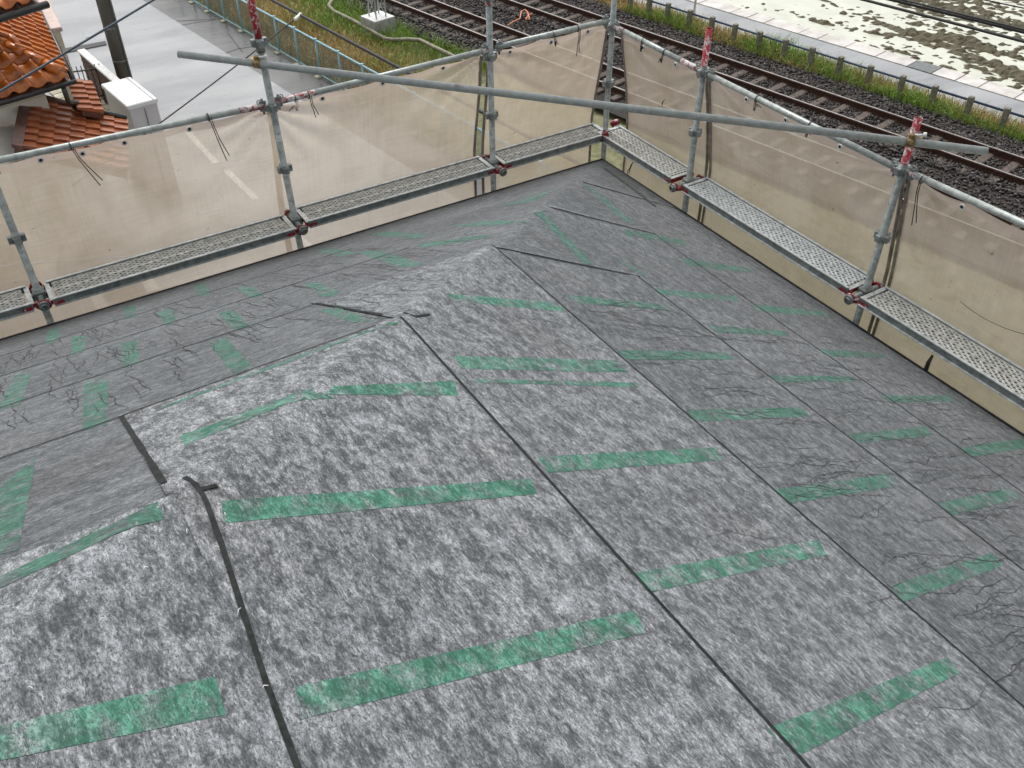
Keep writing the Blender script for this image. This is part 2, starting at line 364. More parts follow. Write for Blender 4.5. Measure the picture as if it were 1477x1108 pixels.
strip('embankment', OF + .02, OF + 9, -45, 30, .012, M['dryearth'], DF, NF)
strip('ballast_bed', BN, BE, -45, 30, .16, M['ballastbed'])
strip('verge', BE, WE - .38, -45, 30, .03, M['earth'])
walk = strip('walkway', WE - .40, WP, -45, 30, .06, M['walk'])
strip('paddy_water', PP - .2, 90, -70, 60, .0, M['water'])
# slabs edging the walkway
rs = random.Random(3); t = -22.0; grates = {}
tg = [DR.dot(spot(1177 + x/4.923, y/4.923)) for x, y in ((475, 385), (800, 480))]
while t < 0:
    L = rs.choice((.62, .66, .9, .95, 1.2)); isg = any(abs(t + L/2 - q) < .42 for q in tg)
    if isg: L = .7
    bm = BM(); c = NR*((WP + PP)/2 + .02) + DR*(t + L/2); 
    box(bm, (c.x, c.y, .03 + rs.uniform(-.004, .004)), (PP - WP - .01, L - .025, .10), (NR, DR, (0, 0, 1)), .008)
    o = mesh_obj('slab', bm, M['grate'] if isg else M['slab'], walk)
    if isg: o['label'] = 'dark drain cover among the pale slabs'
    t += L
# mud clods rising out of the flooded paddy
def mud():
    na, nb = 220, 420; a = np.linspace(PP + .1, PP + 22, na); b = np.linspace(-24, 6, nb)
    V = np.zeros((na, nb, 3))
    for i, aa in enumerate(a):
        for j, bb in enumerate(b):
            p = NR*aa + DR*bb
            u = noise.noise(Vector((aa*.6, bb*.2, 2.2)))*.5 + noise.noise(Vector((aa*2.1, bb*.42, 7.7)))*.62 + noise.noise(Vector((aa*4.2, bb*2.6, 1)))*.6 + noise.noise(Vector((aa*8, bb*6, 4)))*.6
            k = -.37 + .46*max(0, min(1, (bb + 12)/8)) - .35*max(0, 1 - (aa - PP)/.35)
            V[i, j] = (p.x, p.y, max(-.06, min(.11, (u + k)*.16)))
    idx = np.arange(na*nb).reshape(na, nb)
    F = np.stack([idx[:-1, :-1], idx[1:, :-1], idx[1:, 1:], idx[:-1, 1:]], -1).reshape(-1, 4)
    zz = V.reshape(-1, 3)[:, 2]; F = F[(zz[F] > -.03).any(1)]
    tag(np_mesh('mud_clods', V.reshape(-1, 3), F, M['mud'], smooth=False), kind='stuff')
mud()
# ballast stones
def stones():
    ico = bmesh.new(); bmesh.ops.create_icosphere(ico, subdivisions=1, radius=1); T = np.array([v.co[:] for v in ico.verts]); FF = np.array([[v.index for v in f.verts] for f in ico.faces]); ico.free()
    pts = []
    def scat(a0, a1, t0, t1, dens, z):
        n = int((a1 - a0)*(t1 - t0)*dens); A = np.random.uniform(a0, a1, n); B = np.random.uniform(t0, t1, n)
        pts.append(np.stack([NR.x*A + DR.x*B, NR.y*A + DR.y*B, np.full(n, z)], 1))
    scat(o1f + .1, BE + .12, -22, 2.5, 190, .165); scat(BN - .1, o1f + .1, -26, -13, 170, .165); scat(BE - .9, BE + .05, -22, 1, 140, .175)
    for a, b, e in ((o2n - .55, o2n - .06, 2.5), (o2f + .06, o2f + .6, 1.5), (o1f + .06, o1f + .55, -9), (o1n - .5, o1n - .06, -13)): scat(a, b, -26, e, 330, .20)
    scat(o2n + .08, o2f - .08, -22, 2.5, 150, .185); scat(o1n + .08, o1f - .08, -26, -12, 150, .185)
    P = np.concatenate(pts); n = len(P)
    S = np.random.uniform(.022, .045, (n, 1, 1))*np.random.uniform(.7, 1.3, (n, 1, 3)); J = 1 + np.random.uniform(-.28, .28, (n, 12, 1))
    an = np.random.uniform(0, 6.28, n); ca, sa = np.cos(an), np.sin(an); V = T[None]*J*S
    X = V[..., 0]*ca[:, None] - V[..., 1]*sa[:, None]; Y = V[..., 0]*sa[:, None] + V[..., 1]*ca[:, None]
    V = np.stack([X, Y, V[..., 2]], -1) + P[:, None]; V[..., 2] += np.random.uniform(0, .02, (n, 1))
    F = (FF[None] + (np.arange(n)*12)[:, None, None]).reshape(-1, 3)
    g = np.random.choice([.016, .03, .045, .07, .14], n, p=[.28, .32, .25, .11, .04]); c = np.stack([g*1.12, g*.92, g*.84], 1)
    tag(np_mesh('ballast_stones', V.reshape(-1, 3), F, M['stone'], colors=np.repeat(c, 12, 0)), kind='stuff')
stones()
# grass
def grass(name, fn, area, n, seed):
    r = np.random.RandomState(seed); V, F, C = [], [], []
    (a0, a1, t0, t1), d, nn = area
    for _ in range(n):
        a, t = r.uniform(a0, a1), r.uniform(t0, t1); p = nn*a + d*t
        res = fn(a, t, p, r)
        if res is None: continue
        z, h, col, wd = res
        an = r.uniform(0, 6.28); lean = r.uniform(.15, .9)*h; dx, dy = math.cos(an)*lean, math.sin(an)*lean; b2 = r.uniform(0, 6.28); sx, sy = math.cos(b2)*wd/2, math.sin(b2)*wd/2
        k = len(V)
        V += [(p.x - sx, p.y - sy, z), (p.x + sx, p.y + sy, z), (p.x + dx*.4 + sx*.8, p.y + dy*.4 + sy*.8, z + h*.62), (p.x + dx*.4 - sx*.8, p.y + dy*.4 - sy*.8, z + h*.62), (p.x + dx, p.y + dy, z + h*r.uniform(.6, 1))]
        F += [[k, k+1, k+2, k+3], [k+3, k+2, k+4]]; C += [col]*5
    return tag(np_mesh(name, V, F, M['grass'], colors=np.array(C)), kind='stuff')
GREEN = [(.15, .27, .03), (.21, .36, .05), (.11, .20, .025), (.30, .42, .08)]; STRAW = [(.46, .34, .13), (.58, .45, .20), (.36, .24, .09), (.26, .17, .06)]
def pick(r, w): L = GREEN if r.rand() < w else STRAW; c = np.array(L[r.randint(4)]); return c*r.uniform(.75, 1.25)
EA0 = OF
def emb(a, t, p, r):
    if NF.dot(p) < OF + .1 or a > BN + .05: return None
    k = (NF.dot(p) - OF)/max(.3, 3.6)
    n1 = noise.noise(Vector((p.x*.7, p.y*.5, 3)))
    wgt = max(.06, min(.97, (k - .52)*3.4 + .3 + n1*1.1))
    if p.y < 15.6 and k > .6 : pass
    return (.02, r.uniform(.16, .46)*(1.1 + n1*.7), pick(r, wgt), r.uniform(.010, .020))
grass('embankment_grass', emb, ((OF - 2.4, BN + .1, -29, -13), DR, NR), 46000, 1)
def vrg(a, t, p, r):
    k = (a - BE)/(WE - .4 - BE); n1 = noise.noise(Vector((p.x*.9, p.y*.55, 9)))
    wgt = max(.08, min(.95, .34 + n1*1.6 + (.30 if t > -8 else -.08) - (.15 if k > .6 else 0)))
    if k > .8 and r.rand() < (k - .8)*3.5: return None
    return (.03, r.uniform(.16, .46)*(1.1 + .7*n1), pick(r, wgt), r.uniform(.010, .018))
grass('verge_grass', vrg, ((BE - .15, WE - .30, -23, -1), DR, NR), 30000, 2)

# ---- railway tracks
def rail_profile():
    return [(-.06, 0), (.06, 0), (.06, .012), (.012, .03), (.009, .1), (.034, .115), (.034, .146), (.021, .153), (-.021, .153), (-.034, .146), (-.034, .115), (-.009, .1), (-.012, .03), (-.06, .012)]
SLEEP = None
def track(oa, ob, t0, t1, label):
    global SLEEP
    mid = (oa + ob)/2; gge = .55*(ob - oa) + .45*1.067; c = NR*mid + DR*((t0 + t1)/2)
    T = thing('railway_track', (c.x, c.y, .16), label, 'railway track', 'railway tracks beside the lane')
    for s in (-1, 1):
        bm = BM(); pr = rail_profile(); E = []
        for t in (t0, t1): E.append([bm.verts.new(NR*(mid + s*gge/2 + a) + DR*t + Vector((0, 0, .17 + h*1.25))) for a, h in pr])
        k = len(pr)
        for i in range(k):
            f = bm.faces.new((E[0][i], E[0][(i+1) % k], E[1][(i+1) % k], E[1][i])); f.material_index = 1 if i == 7 else 0
        bm.faces.new(E[0]); bm.faces.new(list(reversed(E[1]))); bmesh.ops.recalc_face_normals(bm, faces=bm.faces)
        mesh_obj('rail', bm, [M['railrust'], M['railhead']], T)
    if SLEEP is None:
        bm = BM(); box(bm, (0, 0, 0), (1.7, .20, .14), (NR, DR, (0, 0, 1)), .02); SLEEP = bpy.data.meshes.new('sleeper'); bm.to_mesh(SLEEP); bm.free(); SLEEP.materials.append(M['sleeper'])
    t = t0 + .3
    while t < t1:
        o = link('sleeper', SLEEP, T); q = NR*mid + DR*t; o.location = (q.x - c.x, q.y - c.y, -.03 + .05 - .02 + random.uniform(-.004, .004)); t += .6
track(o1n, o1f, -30, 6, 'railway track nearer the pale blue fence, rusty rails on concrete sleepers')
track(o2n, o2f, -30, 6, 'far railway track next to the grass verge and blue railed walkway')
def cable_along(name, pts, r, m, label, cat, group=None):
    bm = BM(); path_tube(bm, pts, r, 7); return tag(mesh_obj(name, bm, m), label, cat, group)
cable_along('trackside_cable', [NR*(o2n - .33) + DR*t + Vector((0, 0, .20 + .01*math.sin(t*3))) for t in np.arange(-14, 4, .5)], .022, M['cord'], 'black cable lying on ballast beside near rail of the far track', 'cable')
cable_along('cable_conduit', [spot(x, y, .3) for x, y in ((483, -6), (474, 8), (481, 16), (510, 30), (530, 41), (545, 50), (556, 56), (566, 57.5), (590, 57), (606, 58), (624, 67), (650, 79), (690, 100))], .055, M['conduit'], 'grey beige cable conduit winding through the grass by the concrete block', 'conduit')
for x, y, l in ((512, 34, 'yellow clamp on the conduit left of the concrete block'), (567, 57, 'yellow clamp on the bend of the conduit below the concrete block')):
    pass

# ---- catenary mast on its concrete block
c = (spot(516.5, 23, .55) + spot(566, 24, .55))/2 + Vector((.05, -.05, 0))
T = thing('catenary_mast', (c.x, c.y, 0), 'lattice steel mast standing on a white topped concrete block in green grass', 'mast')
ax = (NR, DR, (0, 0, 1))
bm = BM(); box(bm, (c.x, c.y, .27), (.72, .72, .54), ax, .02); mesh_obj('concrete_base', bm, M['concrete'], T)
bm = BM(); box(bm, (c.x, c.y, .552), (.70, .70, .02), ax, .004); mesh_obj('base_cap', bm, M['whitecon'], T)
for a, b in ((-.17, -.17), (.17, -.17), (.17, .17), (-.17, .17)):
    bm = BM(); p = Vector((c.x, c.y, .56)) + NR*a + DR*b; q = p + Vector((0, 0, 5.6)); tube(bm, p, q, .022, 6); mesh_obj('leg', bm, M['galvlight'], T)
bm = BM()
for i in range(9):
    z0, z1 = .62 + i*.6, .62 + (i+1)*.6
    cs = [(-.17, -.17), (.17, -.17), (.17, .17), (-.17, .17)]
    for k in range(4):
        a, b = cs[k], cs[(k+1) % 4]
        if i % 2: a, b = b, a
        tube(bm, Vector((c.x, c.y, z0)) + NR*a[0] + DR*a[1], Vector((c.x, c.y, z1)) + NR*b[0] + DR*b[1], .012, 5)
mesh_obj('lattice_brace', bm, M['galvlight'], T)

# ---- pale blue lane fence
def lane_fence():
    a = NF*OF; p0 = DF.dot(spot(405.5, 76)); sp = abs(DF.dot(spot(434.3, 92.8)) - p0); H = .97
    T = thing('lane_fence', tuple(a + DF*p0), 'pale blue wire mesh fence along the lane and railway bank', 'fence')
    n0, n1 = -13, 12; pts = [a + DF*(p0 + sp*i) for i in range(n0, n1+1)]
    pm = fm = wm = None
    for p in pts:
        if pm is None:
            bm = BM(); tube(bm, (0, 0, -.02), (0, 0, H), .027, 8); tube(bm, (0, 0, H), (0, 0, H + .05), .036, 8); pm = bpy.data.meshes.new('post'); bm.to_mesh(pm); bm.free(); pm.materials.append(M['skyblue'])
            bm = BM(); box(bm, (0, 0, 0), (.16, .2, .09), (NF, DF, (0, 0, 1)), .015); fm = bpy.data.meshes.new('foot_block'); bm.to_mesh(fm); bm.free(); fm.materials.append(M['yard'])
            bm = BM(); s = .06; h0, h1 = .07, H - .02
            for k in range(int(-(h1-h0)/s), int(sp/s)+1):          # diamond wire: two families of thin strips
                for sg in (1, -1):
                    u0, u1 = k*s, k*s + (h1 - h0); q0, q1 = max(u0, 0), min(u1, sp)
                    if q1 - q0 < .02: continue
                    z0, z1 = (h0 + q0 - u0, h0 + q1 - u0) if sg > 0 else (h1 - (q0 - u0), h1 - (q1 - u0))
                    A, B = DF*q0 + Vector((0, 0, z0)), DF*q1 + Vector((0, 0, z1)); tube(bm, A + NF*.003*sg, B + NF*.003*sg, .0035, 3, cap=False)
            wm = bpy.data.meshes.new('wire_mesh'); bm.to_mesh(wm); bm.free(); wm.materials.append(M['wire'])
        l = p - Vector(T.location); link('post', pm, T).location = l; f = link('foot_block', fm, T); f.location = l + NF*(-.06)
    for p in pts[:-1]: link('mesh_panel', wm, T).location = p - Vector(T.location)
    for nm, z, r in (('top_rail', H, .026), ('bottom_rail', .07, .02)):
        bm = BM(); tube(bm, pts[0] + Vector((0, 0, z)), pts[-1] + Vector((0, 0, z)), r, 8); mesh_obj(nm, bm, M['skyblue'], T)
lane_fence()
# ---- blue railed walkway fence
def walk_fence():
    tops = [(860 + x/4.6156, y/4.6156) for x, y in ((200, -45), (340, -10), (480, 22), (627, 66), (778, 112), (928, 160), (1090, 212), (1270, 262), (1450, 315))] + [(1177 + x/4.923, y/4.923) for x, y in ((190, 398), (402, 463), (628, 535), (862, 603), (1115, 682), (1378, 758))]
    P = [spot(x, y, .72) for x, y in tops]; o = sum(NR.dot(p) for p in P)/len(P); ts = [DR.dot(p) for p in P]; ts += [ts[-1] + 1.15*k for k in (1, 2, 3)]
    T = thing('walkway_fence', tuple(NR*o + DR*ts[0]), 'low fence of mossy concrete posts with a dark blue rail along the walkway', 'fence')
    for t in ts:
        bm = BM(); c = NR*o + DR*t; box(bm, (c.x, c.y, .36), (.13, .13, .72), ax, .015); mesh_obj('post', bm, M['postcon'], T)
    A, B = NR*o + DR*ts[0], NR*o + DR*ts[-1]
    for nm, z, r, m in (('top_rail', .60, .03, 'bluepaint'), ('lower_cable', .24, .012, 'cord')):
        bm = BM(); tube(bm, A + Vector((0, 0, z)) + NR*.07, B + Vector((0, 0, z)) + NR*.07, r, 8); mesh_obj(nm, bm, M[m], T)
walk_fence()
p = spot(1000, 28, .03); bm = BM(); tube(bm, p, p + Vector((0, 0, 2.2)), .035, 10); tag(mesh_obj('white_pole', bm, M['white']), 'thin white pole in the verge before the walkway', 'pole')

# ---- utility pole
p = spot(187, 137, 0); T = thing('utility_pole', tuple(p), 'dark concrete utility pole with metal bands rising behind the white shed', 'utility pole')
bm = BM(); tube(bm, p, p + Vector((0, 0, 9.5)), .185, 20, .14); mesh_obj('shaft', bm, M['polecon'], T)
for z in (.9, 1.7, 2.5, 3.4, 4.3): 
    bm = BM(); r = .185 - .045*z/9.5; tube(bm, p + Vector((0, 0, z)), p + Vector((0, 0, z + .035)), r + .006, 20); mesh_obj('band', bm, M['galvdark'], T)
bm = BM(); q = p + Vector((.13, -.15, 0)); tube(bm, q, q + Vector((0, 0, 6)), .022, 6); mesh_obj('earth_wire_cover', bm, M['galvdark'], T)

# ---- road markings
for i, (a, b, l) in enumerate((((268, 188), (312, 236), 'worn white road dash seen through mesh, farther one'), ((326, 246), (370, 288), 'worn white road dash seen through mesh, nearer one'), ((430, 342), (458, 366), 'white road stripe below the scaffold plank'), ((118, 385), (150, 448), 'x'), ((205, 395), (222, 420), 'x'))):
    A, B = spot(*a), spot(*b); d = (B - A).normalized(); n = Vector((-d.y, d.x, 0)); wd = .15 if i < 3 else .22
    bm = BM(); vs_ = [bm.verts.new(q + Vector((0, 0, .009))) for q in (A - n*wd/2, B - n*wd/2, B + n*wd/2, A + n*wd/2)]; f = bm.faces.new(vs_)
    bm.normal_update()
    if f.normal.z < 0: f.normal_flip()
    tag(mesh_obj('road_marking', bm, M['marking']), kind='structure')

for pts in (((255, 30), (282, 29), (312, 27)), ((262, 36), (285, 32), (322, 27)), ((326, 76), (345, 70), (372, 66)), ((330, 49), (338, 60), (350, 75))):
    P = [spot(x, y, .012) for x, y in pts]; d = (P[-1] - P[0]).normalized(); n = Vector((-d.y, d.x, 0))
    bm = BM(); rows = [(bm.verts.new(q - n*.014), bm.verts.new(q + n*.014)) for q in P]
    for a, b in zip(rows, rows[1:]): bm.faces.new((a[0], b[0], b[1], a[1]))
    bm.normal_update()
    for f in bm.faces:
        if f.normal.z < 0: f.normal_flip()
    tag(mesh_obj('road_crack', bm, M['cord']), kind='structure')
P = [spot(x, y, .007) for x, y in ((118, 44), (143, 36), (150, 46), (124, 55))]; bm = BM(); f = bm.faces.new([bm.verts.new(q) for q in P]); bm.normal_update()
if f.normal.z < 0: f.normal_flip()
tag(mesh_obj('road_patch', bm, M['walk']), kind='structure')
P = [spot(x, y, .02) for x, y in ((92, 70), (152, 59), (154, 64), (94, 76))]; bm = BM(); f = bm.faces.new([bm.verts.new(q) for q in P]); bm.normal_update()
if f.normal.z < 0: f.normal_flip()
tag(mesh_obj('road_gutter', bm, M['cord']), kind='structure')

# ================================================================== neighbour's tiled house, shed and yard
E1 = Vector((math.cos(math.radians(4)), math.sin(math.radians(4)), 0)); E2 = Vector((-E1.y, E1.x, 0)); UP = Vector((0, 0, 1))
def tile_mesh(name, w, l, m, wave=.035, step=0):
    """step 0: rolled tile; step 1 / -1: flat interlocking tile rising to a lip at its left / right edge"""
    bm = BM(); K = 8; rows = []
    def prof(t):
        if step == 0: return wave*(math.sin(math.pi*max(0, t - .45)/.55)*1.25 - .12*math.sin(math.pi*min(1, t/.5)))
        t = 1 - t if step < 0 else t
        return wave*(1 - t) if t > .12 else wave*(.88 + .12*t/.12)
    for s, zz in ((0, .03), (l*1.12, .0)):
        rows.append([bm.verts.new((w*(i/K), s, zz + prof(i/K))) for i in range(K+1)])
    low = [bm.verts.new(v.co - Vector((0, 0, .03))) for v in rows[0]]
    for i in range(K):
        for A, B in ((rows[0], rows[1]), (low, rows[0])):
            f = bm.faces.new((A[i], A[i+1], B[i+1], B[i])); f.smooth = step == 0
    if step:
        q = 0 if step > 0 else K; a, b = rows[0][q], rows[1][q]; c, d = bm.verts.new(b.co - Vector((0, 0, wave))), bm.verts.new(a.co - Vector((0, 0, wave + .03))); bm.faces.new((a, b, c, d))
    me = bpy.data.meshes.new(name); bm.to_mesh(me); bm.free(); me.materials.append(m); return me
def tiled(parent, o, right, up, nw, nl, w, l, me, inside=None, trim=0.0):
    """tiles laid in rows from eave point o; right = along eave, up = up the slope"""
    right = Vector(right).normalized(); up = Vector(up).normalized(); nrm = right.cross(up); base = wpos(parent)
    Rm = Matrix((right, up, nrm)).transposed()
    for j in range(nl):
        for i in range(nw):
            ii = i; q = Vector(o) + right*(ii*w) + up*(j*l) + nrm*random.uniform(0, .006)
            if inside and not inside(q + right*w/2 + up*l/2): continue
            t = link('tile', me, parent); t.matrix_local = Matrix.Translation(q - base) @ (Rm @ Matrix.Rotation(random.uniform(-.012, .012), 3, 'Z')).to_4x4()
def quad(bm, pts, thick=0.0, mi=0):
    v = [bm.verts.new(p) for p in pts]; f = bm.faces.new(v); f.material_index = mi
    if thick:
        bm.normal_update(); n = f.normal.copy()
        if n.z < 0: n = -n
        v2 = [bm.verts.new(Vector(p) - n*thick) for p in pts]; bm.faces.new(list(reversed(v2))).material_index = mi
        k = len(pts)
        for i in range(k): bm.faces.new((v[i], v[(i+1) % k], v2[(i+1) % k], v2[i])).material_index = mi
        bmesh.ops.recalc_face_normals(bm, faces=bm.faces)
    return bm
def house2():
    zc = 3.2; P0 = spot(100, 114, zc)
    H = thing('tiled_house', (P0.x, P0.y, 0), 'cream sided house with glazed orange tile roofs beside the lane', 'house')
    pit = .42
    ea = (spot(53, 12, zc) - P0).normalized()                  # street eave runs away from us
    eb = (spot(0, 143, zc) - P0).normalized()                  # front eave runs left
    ua = Vector((ea.y, -ea.x, 0));  ua = -ua if ua.dot(eb) < 0 else ua
    ub = Vector((eb.y, -eb.x, 0));  ub = -ub if ub.dot(ea) < 0 else ub
    ha, hb = .55, .85; pa_, pb_ = .42/ha, .42/hb; Lh = 3.4; La, Lb = ha*Lh, hb*Lh
    top = P0 + ua*La + ub*Lb + UP*(.42*Lh)
    r = BM(); quad(r, [P0, P0 + ea*6.5, P0 + ea*6.5 + ua*La + UP*(.42*Lh), top]); quad(r, [P0, top, P0 + eb*6.5 + ub*Lb + UP*(.42*Lh), P0 + eb*6.5])
    bmesh.ops.translate(r, verts=r.verts, vec=(0, 0, -.03)); roof = mesh_obj('roof', r, M['brown'], H)
    sa = (ua + UP*pa_).normalized(); sb = (ub + UP*pb_).normalized()
    onA = lambda q: (q - P0).dot(ub)/hb > (q - P0).dot(ua)/ha + .03; onB = lambda q: (q - P0).dot(ua)/ha > (q - P0).dot(ub)/hb + .03
    if ea.cross(sa).z > 0: tiled(roof, P0, ea, sa, 20, 9, .30, .27, tile_mesh('orange_tile', .30, .27, M['tile'], .05, 1), onA)
    else: tiled(roof, P0 + ea*(20*.30), -ea, sa, 20, 9, .30, .27, tile_mesh('orange_tile', .30, .27, M['tile'], .05, -1), onA)
    tb = tile_mesh('orange_tile_wide', .30, .30, M['tile'], .06)
    if eb.cross(sb).z > 0: tiled(roof, P0 + eb*0, eb, sb, 12, 8, .30, .30, tb, onB)
    else: tiled(roof, P0 + eb*(12*.30), -eb, sb, 12, 8, .30, .30, tb, onB)
    hd = (top - P0).normalized(); q = P0 + hd*.12 + UP*.06
    for i in range(9):
        bm = BM(); tube(bm, q + hd*(i*.36), q + hd*(i*.36 + .40), .105, 12, .088); o = mesh_obj('ridge_tile', bm, M['tile'], roof)
    # gutters
    for nm, A, B, n_ in (('front_gutter', P0 + ub*-.06 + eb*-.08, P0 + eb*6.5 + ub*-.06, None), ('street_gutter', P0 + ua*-.06, P0 + ea*6.5 + ua*-.06, None)):
        bm = BM(); tube(bm, A + UP*-.05, B + UP*-.05, .042, 10); mesh_obj('gutter', bm, M['blackgutter'], H)
    bm = BM(); c = P0 + ua*3.2 + ub*3.2
    # walls set in from the eaves
    wa = P0 + ua*.35 + ub*.35; wl = [wa, wa + ea*6, wa + ea*6 + eb*6, wa + eb*6]
    bm = BM()
    for i in range(4):
        A, B = wl[i], wl[(i+1) % 4]; quad(bm, [Vector((A.x, A.y, 0)), Vector((B.x, B.y, 0)), Vector((B.x, B.y, zc - .03)), Vector((A.x, A.y, zc - .03))])
    mesh_obj('wall', bm, M['cream2'], H)
    for i in range(1, 9):                                       # siding joints on the front wall
        z = i*.36; bm = BM(); box(bm, wa + eb*3 - ub*.006 + UP*(z - zc), (6, .012, .02), (eb, ub, UP)); mesh_obj('siding_joint', bm, M['cream'], H)
    # second storey roof edge at the very corner of the picture
    z2 = 4.55; Q = spot(56, 3, z2); g2 = (spot(0, 20, z2) - Q).normalized(); u2 = Vector((g2.y, -g2.x, 0)); u2 = -u2 if u2.dot(ea) < 0 else u2
    bm = BM(); quad(bm, [Q, Q + g2*5, Q + g2*5 + u2*3 + UP*1.2, Q + u2*3 + UP*1.2], .1); r2 = mesh_obj('roof', bm, M['brown'], H)
    s2 = (u2 + UP*.4).normalized()
    if g2.cross(s2).z > 0: tiled(r2, Q + UP*.03, g2, s2, 12, 6, .30, .30, tb)
    else: tiled(r2, Q + g2*(12*.3) + UP*.03, -g2, s2, 12, 6, .30, .30, tb)
    bm = BM(); tube(bm, Q - u2*.07 - UP*.05 - g2*.1, Q + g2*5 - u2*.07 - UP*.05, .06, 10); mesh_obj('gutter', bm, M['blackgutter'], H)
    # parapet wall at the street side
    a, b = spot(68, -2, 3.2), spot(86, 37, 3.2); d = (b - a).normalized(); n = Vector((-d.y, d.x, 0)); n = -n if n.x < 0 else n
    c = (a + b)/2; L = (b - a).length
    bm = BM(); box(bm, Vector((c.x, c.y, 1.55)) - n*.15, (L + .0, .26, 3.1), (d, n, UP), .01); mesh_obj('parapet', bm, M['cream'], H)
    bm = BM(); box(bm, Vector((c.x, c.y, 3.14)) - n*.15, (L + .1, .36, .09), (d, n, UP), .015); mesh_obj('coping', bm, M['pinkcop'], H)
    for z in (2.2, 2.6, 2.95):
        bm = BM(); box(bm, Vector((b.x, b.y, z)) - n*.15 + d*.004, (.02, .262, .015), (d, n, UP)); mesh_obj('siding_joint', bm, M['cream2'], H)
    # lower lean-to roofs
    tlp, tlm = [tile_mesh('terracotta_tile', .27, .24, M['tilebrown'], .045, q) for q in (1, -1)]
    TL, TR, BL = spot(36, 139, 2.75), spot(184, 175, 2.05), None
    rt = (TR - TL); nn = Vector((rt.y, -rt.x, 0)).normalized(); nn = -nn if nn.dot(CAM - TL) < 0 else nn
    dn = nn*2.2
    bm = BM(); quad(bm, [TL, TR, TR + dn, TL + dn], .12); r3 = mesh_obj('lean_to_roof', bm, M['brown'], H)
    up3 = -rt.normalized()
    if nn.cross(up3).z > 0: tiled(r3, TR + UP*.01 + nn*.06, nn, up3, 8, int(rt.length/.24), .27, .24, tlm)
    else: tiled(r3, TR + nn*(8*.27) + UP*.01, -nn, up3, 8, int(rt.length/.24), .27, .24, tlp)
    bm = BM(); tube(bm, TL + UP*.05, TL + rt*.58 + UP*.05, .07, 10); mesh_obj('flashing', bm, M['brown'], H)
    bm = BM(); tube(bm, TL + rt*.60 + UP*.06 - nn*.02, TR + UP*.06 - nn*.02, .045, 10); mesh_obj('gutter_pipe', bm, M['darkpipe'], H)
    bm = BM(); box(bm, TL + dn/2 + UP*.03 + rt.normalized()*.05, (.17, 2.2, .07), (rt.normalized(), nn, UP)); mesh_obj('barge_board', bm, M['brown'], H)
    A = TL + rt*.56; bm = BM(); path_tube(bm, [spot(92, 128, 3.1), spot(99, 148, 2.75), A + UP*.16, TL + rt*.68 + UP*.16, TL + rt*.70 + UP*.06], .045, 8); mesh_obj('downpipe', bm, M['darkpipe'], H)
    for q in (TL + rt*.02 + UP*.1 + nn*.1, TL + rt*.57 + UP*.1):
        bm = BM(); tube(bm, q, q + rt.normalized()*.12, .045, 8); mesh_obj('ridge_end', bm, M['white'], H)
    # street side lean-to
    S0, S1 = spot(101, 112, 2.55), spot(119, 160, 2.55); w_ = (spot(127, 112, 2.3) - S0)
    sd_ = (S1 - S0).normalized(); sn = Vector((sd_.y, -sd_.x, 0)); sn = -sn if sn.x < 0 else sn; up4 = (-sn + UP*.35).normalized(); wd = .36
    low = S0 - up4*wd
    bm = BM(); quad(bm, [S0, S1, S1 - up4*wd, low], .1); r4 = mesh_obj('lean_to_roof', bm, M['brown'], H)
    if sd_.cross(up4).z > 0: tiled(r4, low + UP*.01, sd_, up4, int((S1 - S0).length/.27), 2, .27, .18, tlm)
    else: tiled(r4, S1 - up4*wd + UP*.01, -sd_, up4, int((S1 - S0).length/.27), 2, .27, .18, tlp)
    # lower front wall of the lean-to
    wv = TL + dn*0 ; bm = BM(); box(bm, Vector((TL.x, TL.y, 1.2)) - rt.normalized()*.35 + nn*1.2, (.3, 2.4, 2.4), (rt.normalized(), nn, UP)); mesh_obj('wall', bm, M['cream2'], H)
    bm = BM(); q = TL - rt.normalized()*.62 + nn*.9; tube(bm, Vector((q.x, q.y, .1)), Vector((q.x, q.y, 2.75)), .04, 8); mesh_obj('downpipe', bm, M['blackgutter'], H)
house2()
# white storage shed
def shed():
    z = 2.0; cs = [spot(x, y, z) for x, y in ((145, 120), (188, 111), (229, 142), (181, 153))]
    d = ((cs[2] - cs[1]) + (cs[3] - cs[0])).normalized(); n = Vector((-d.y, d.x, 0)); n = -n if n.x < 0 else n; c = sum(cs, Vector())/4
    L = ((cs[2] - cs[1]).length + (cs[3] - cs[0]).length)/2; W = abs(n.dot(cs[1] - cs[0]))*.5 + abs(n.dot(cs[2] - cs[3]))*.5
    T = thing('storage_shed', (c.x, c.y, 0), 'white steel storage shed with flat lid beside the lane', 'shed')
    bm = BM(); box(bm, Vector((c.x, c.y, .97)), (L - .06, W - .06, 1.9), (d, n, UP), .01); mesh_obj('body', bm, M['shedside'], T)
    bm = BM(); box(bm, Vector((c.x, c.y, z - .05)), (L, W, .09), (d, n, UP), .015); mesh_obj('lid', bm, M['shed'], T)
    bm = BM(); box(bm, Vector((c.x, c.y, z + .004)) + n*(W*.36), (L - .03, .012, .012), (d, n, UP)); mesh_obj('lid_rib', bm, M['shedside'], T)
    e = c + d*(L/2 - .02); 
    bm = BM(); box(bm, Vector((e.x, e.y, .95)) + n*.02, (.02, .014, 1.8), (d, n, UP)); mesh_obj('door_joint', bm, M['galvdark'], T)
shed()
a, b = spot(117, 72, 1.0), spot(172, 120, 1.0); d = (b - a).normalized(); n = Vector((-d.y, d.x, 0)); n = -n if n.x < 0 else n; c = (a + b)/2; L = (b - a).length
T = thing('garden_wall', (c.x, c.y, 0), 'low brown brick garden wall with white coping running to the shed', 'wall')
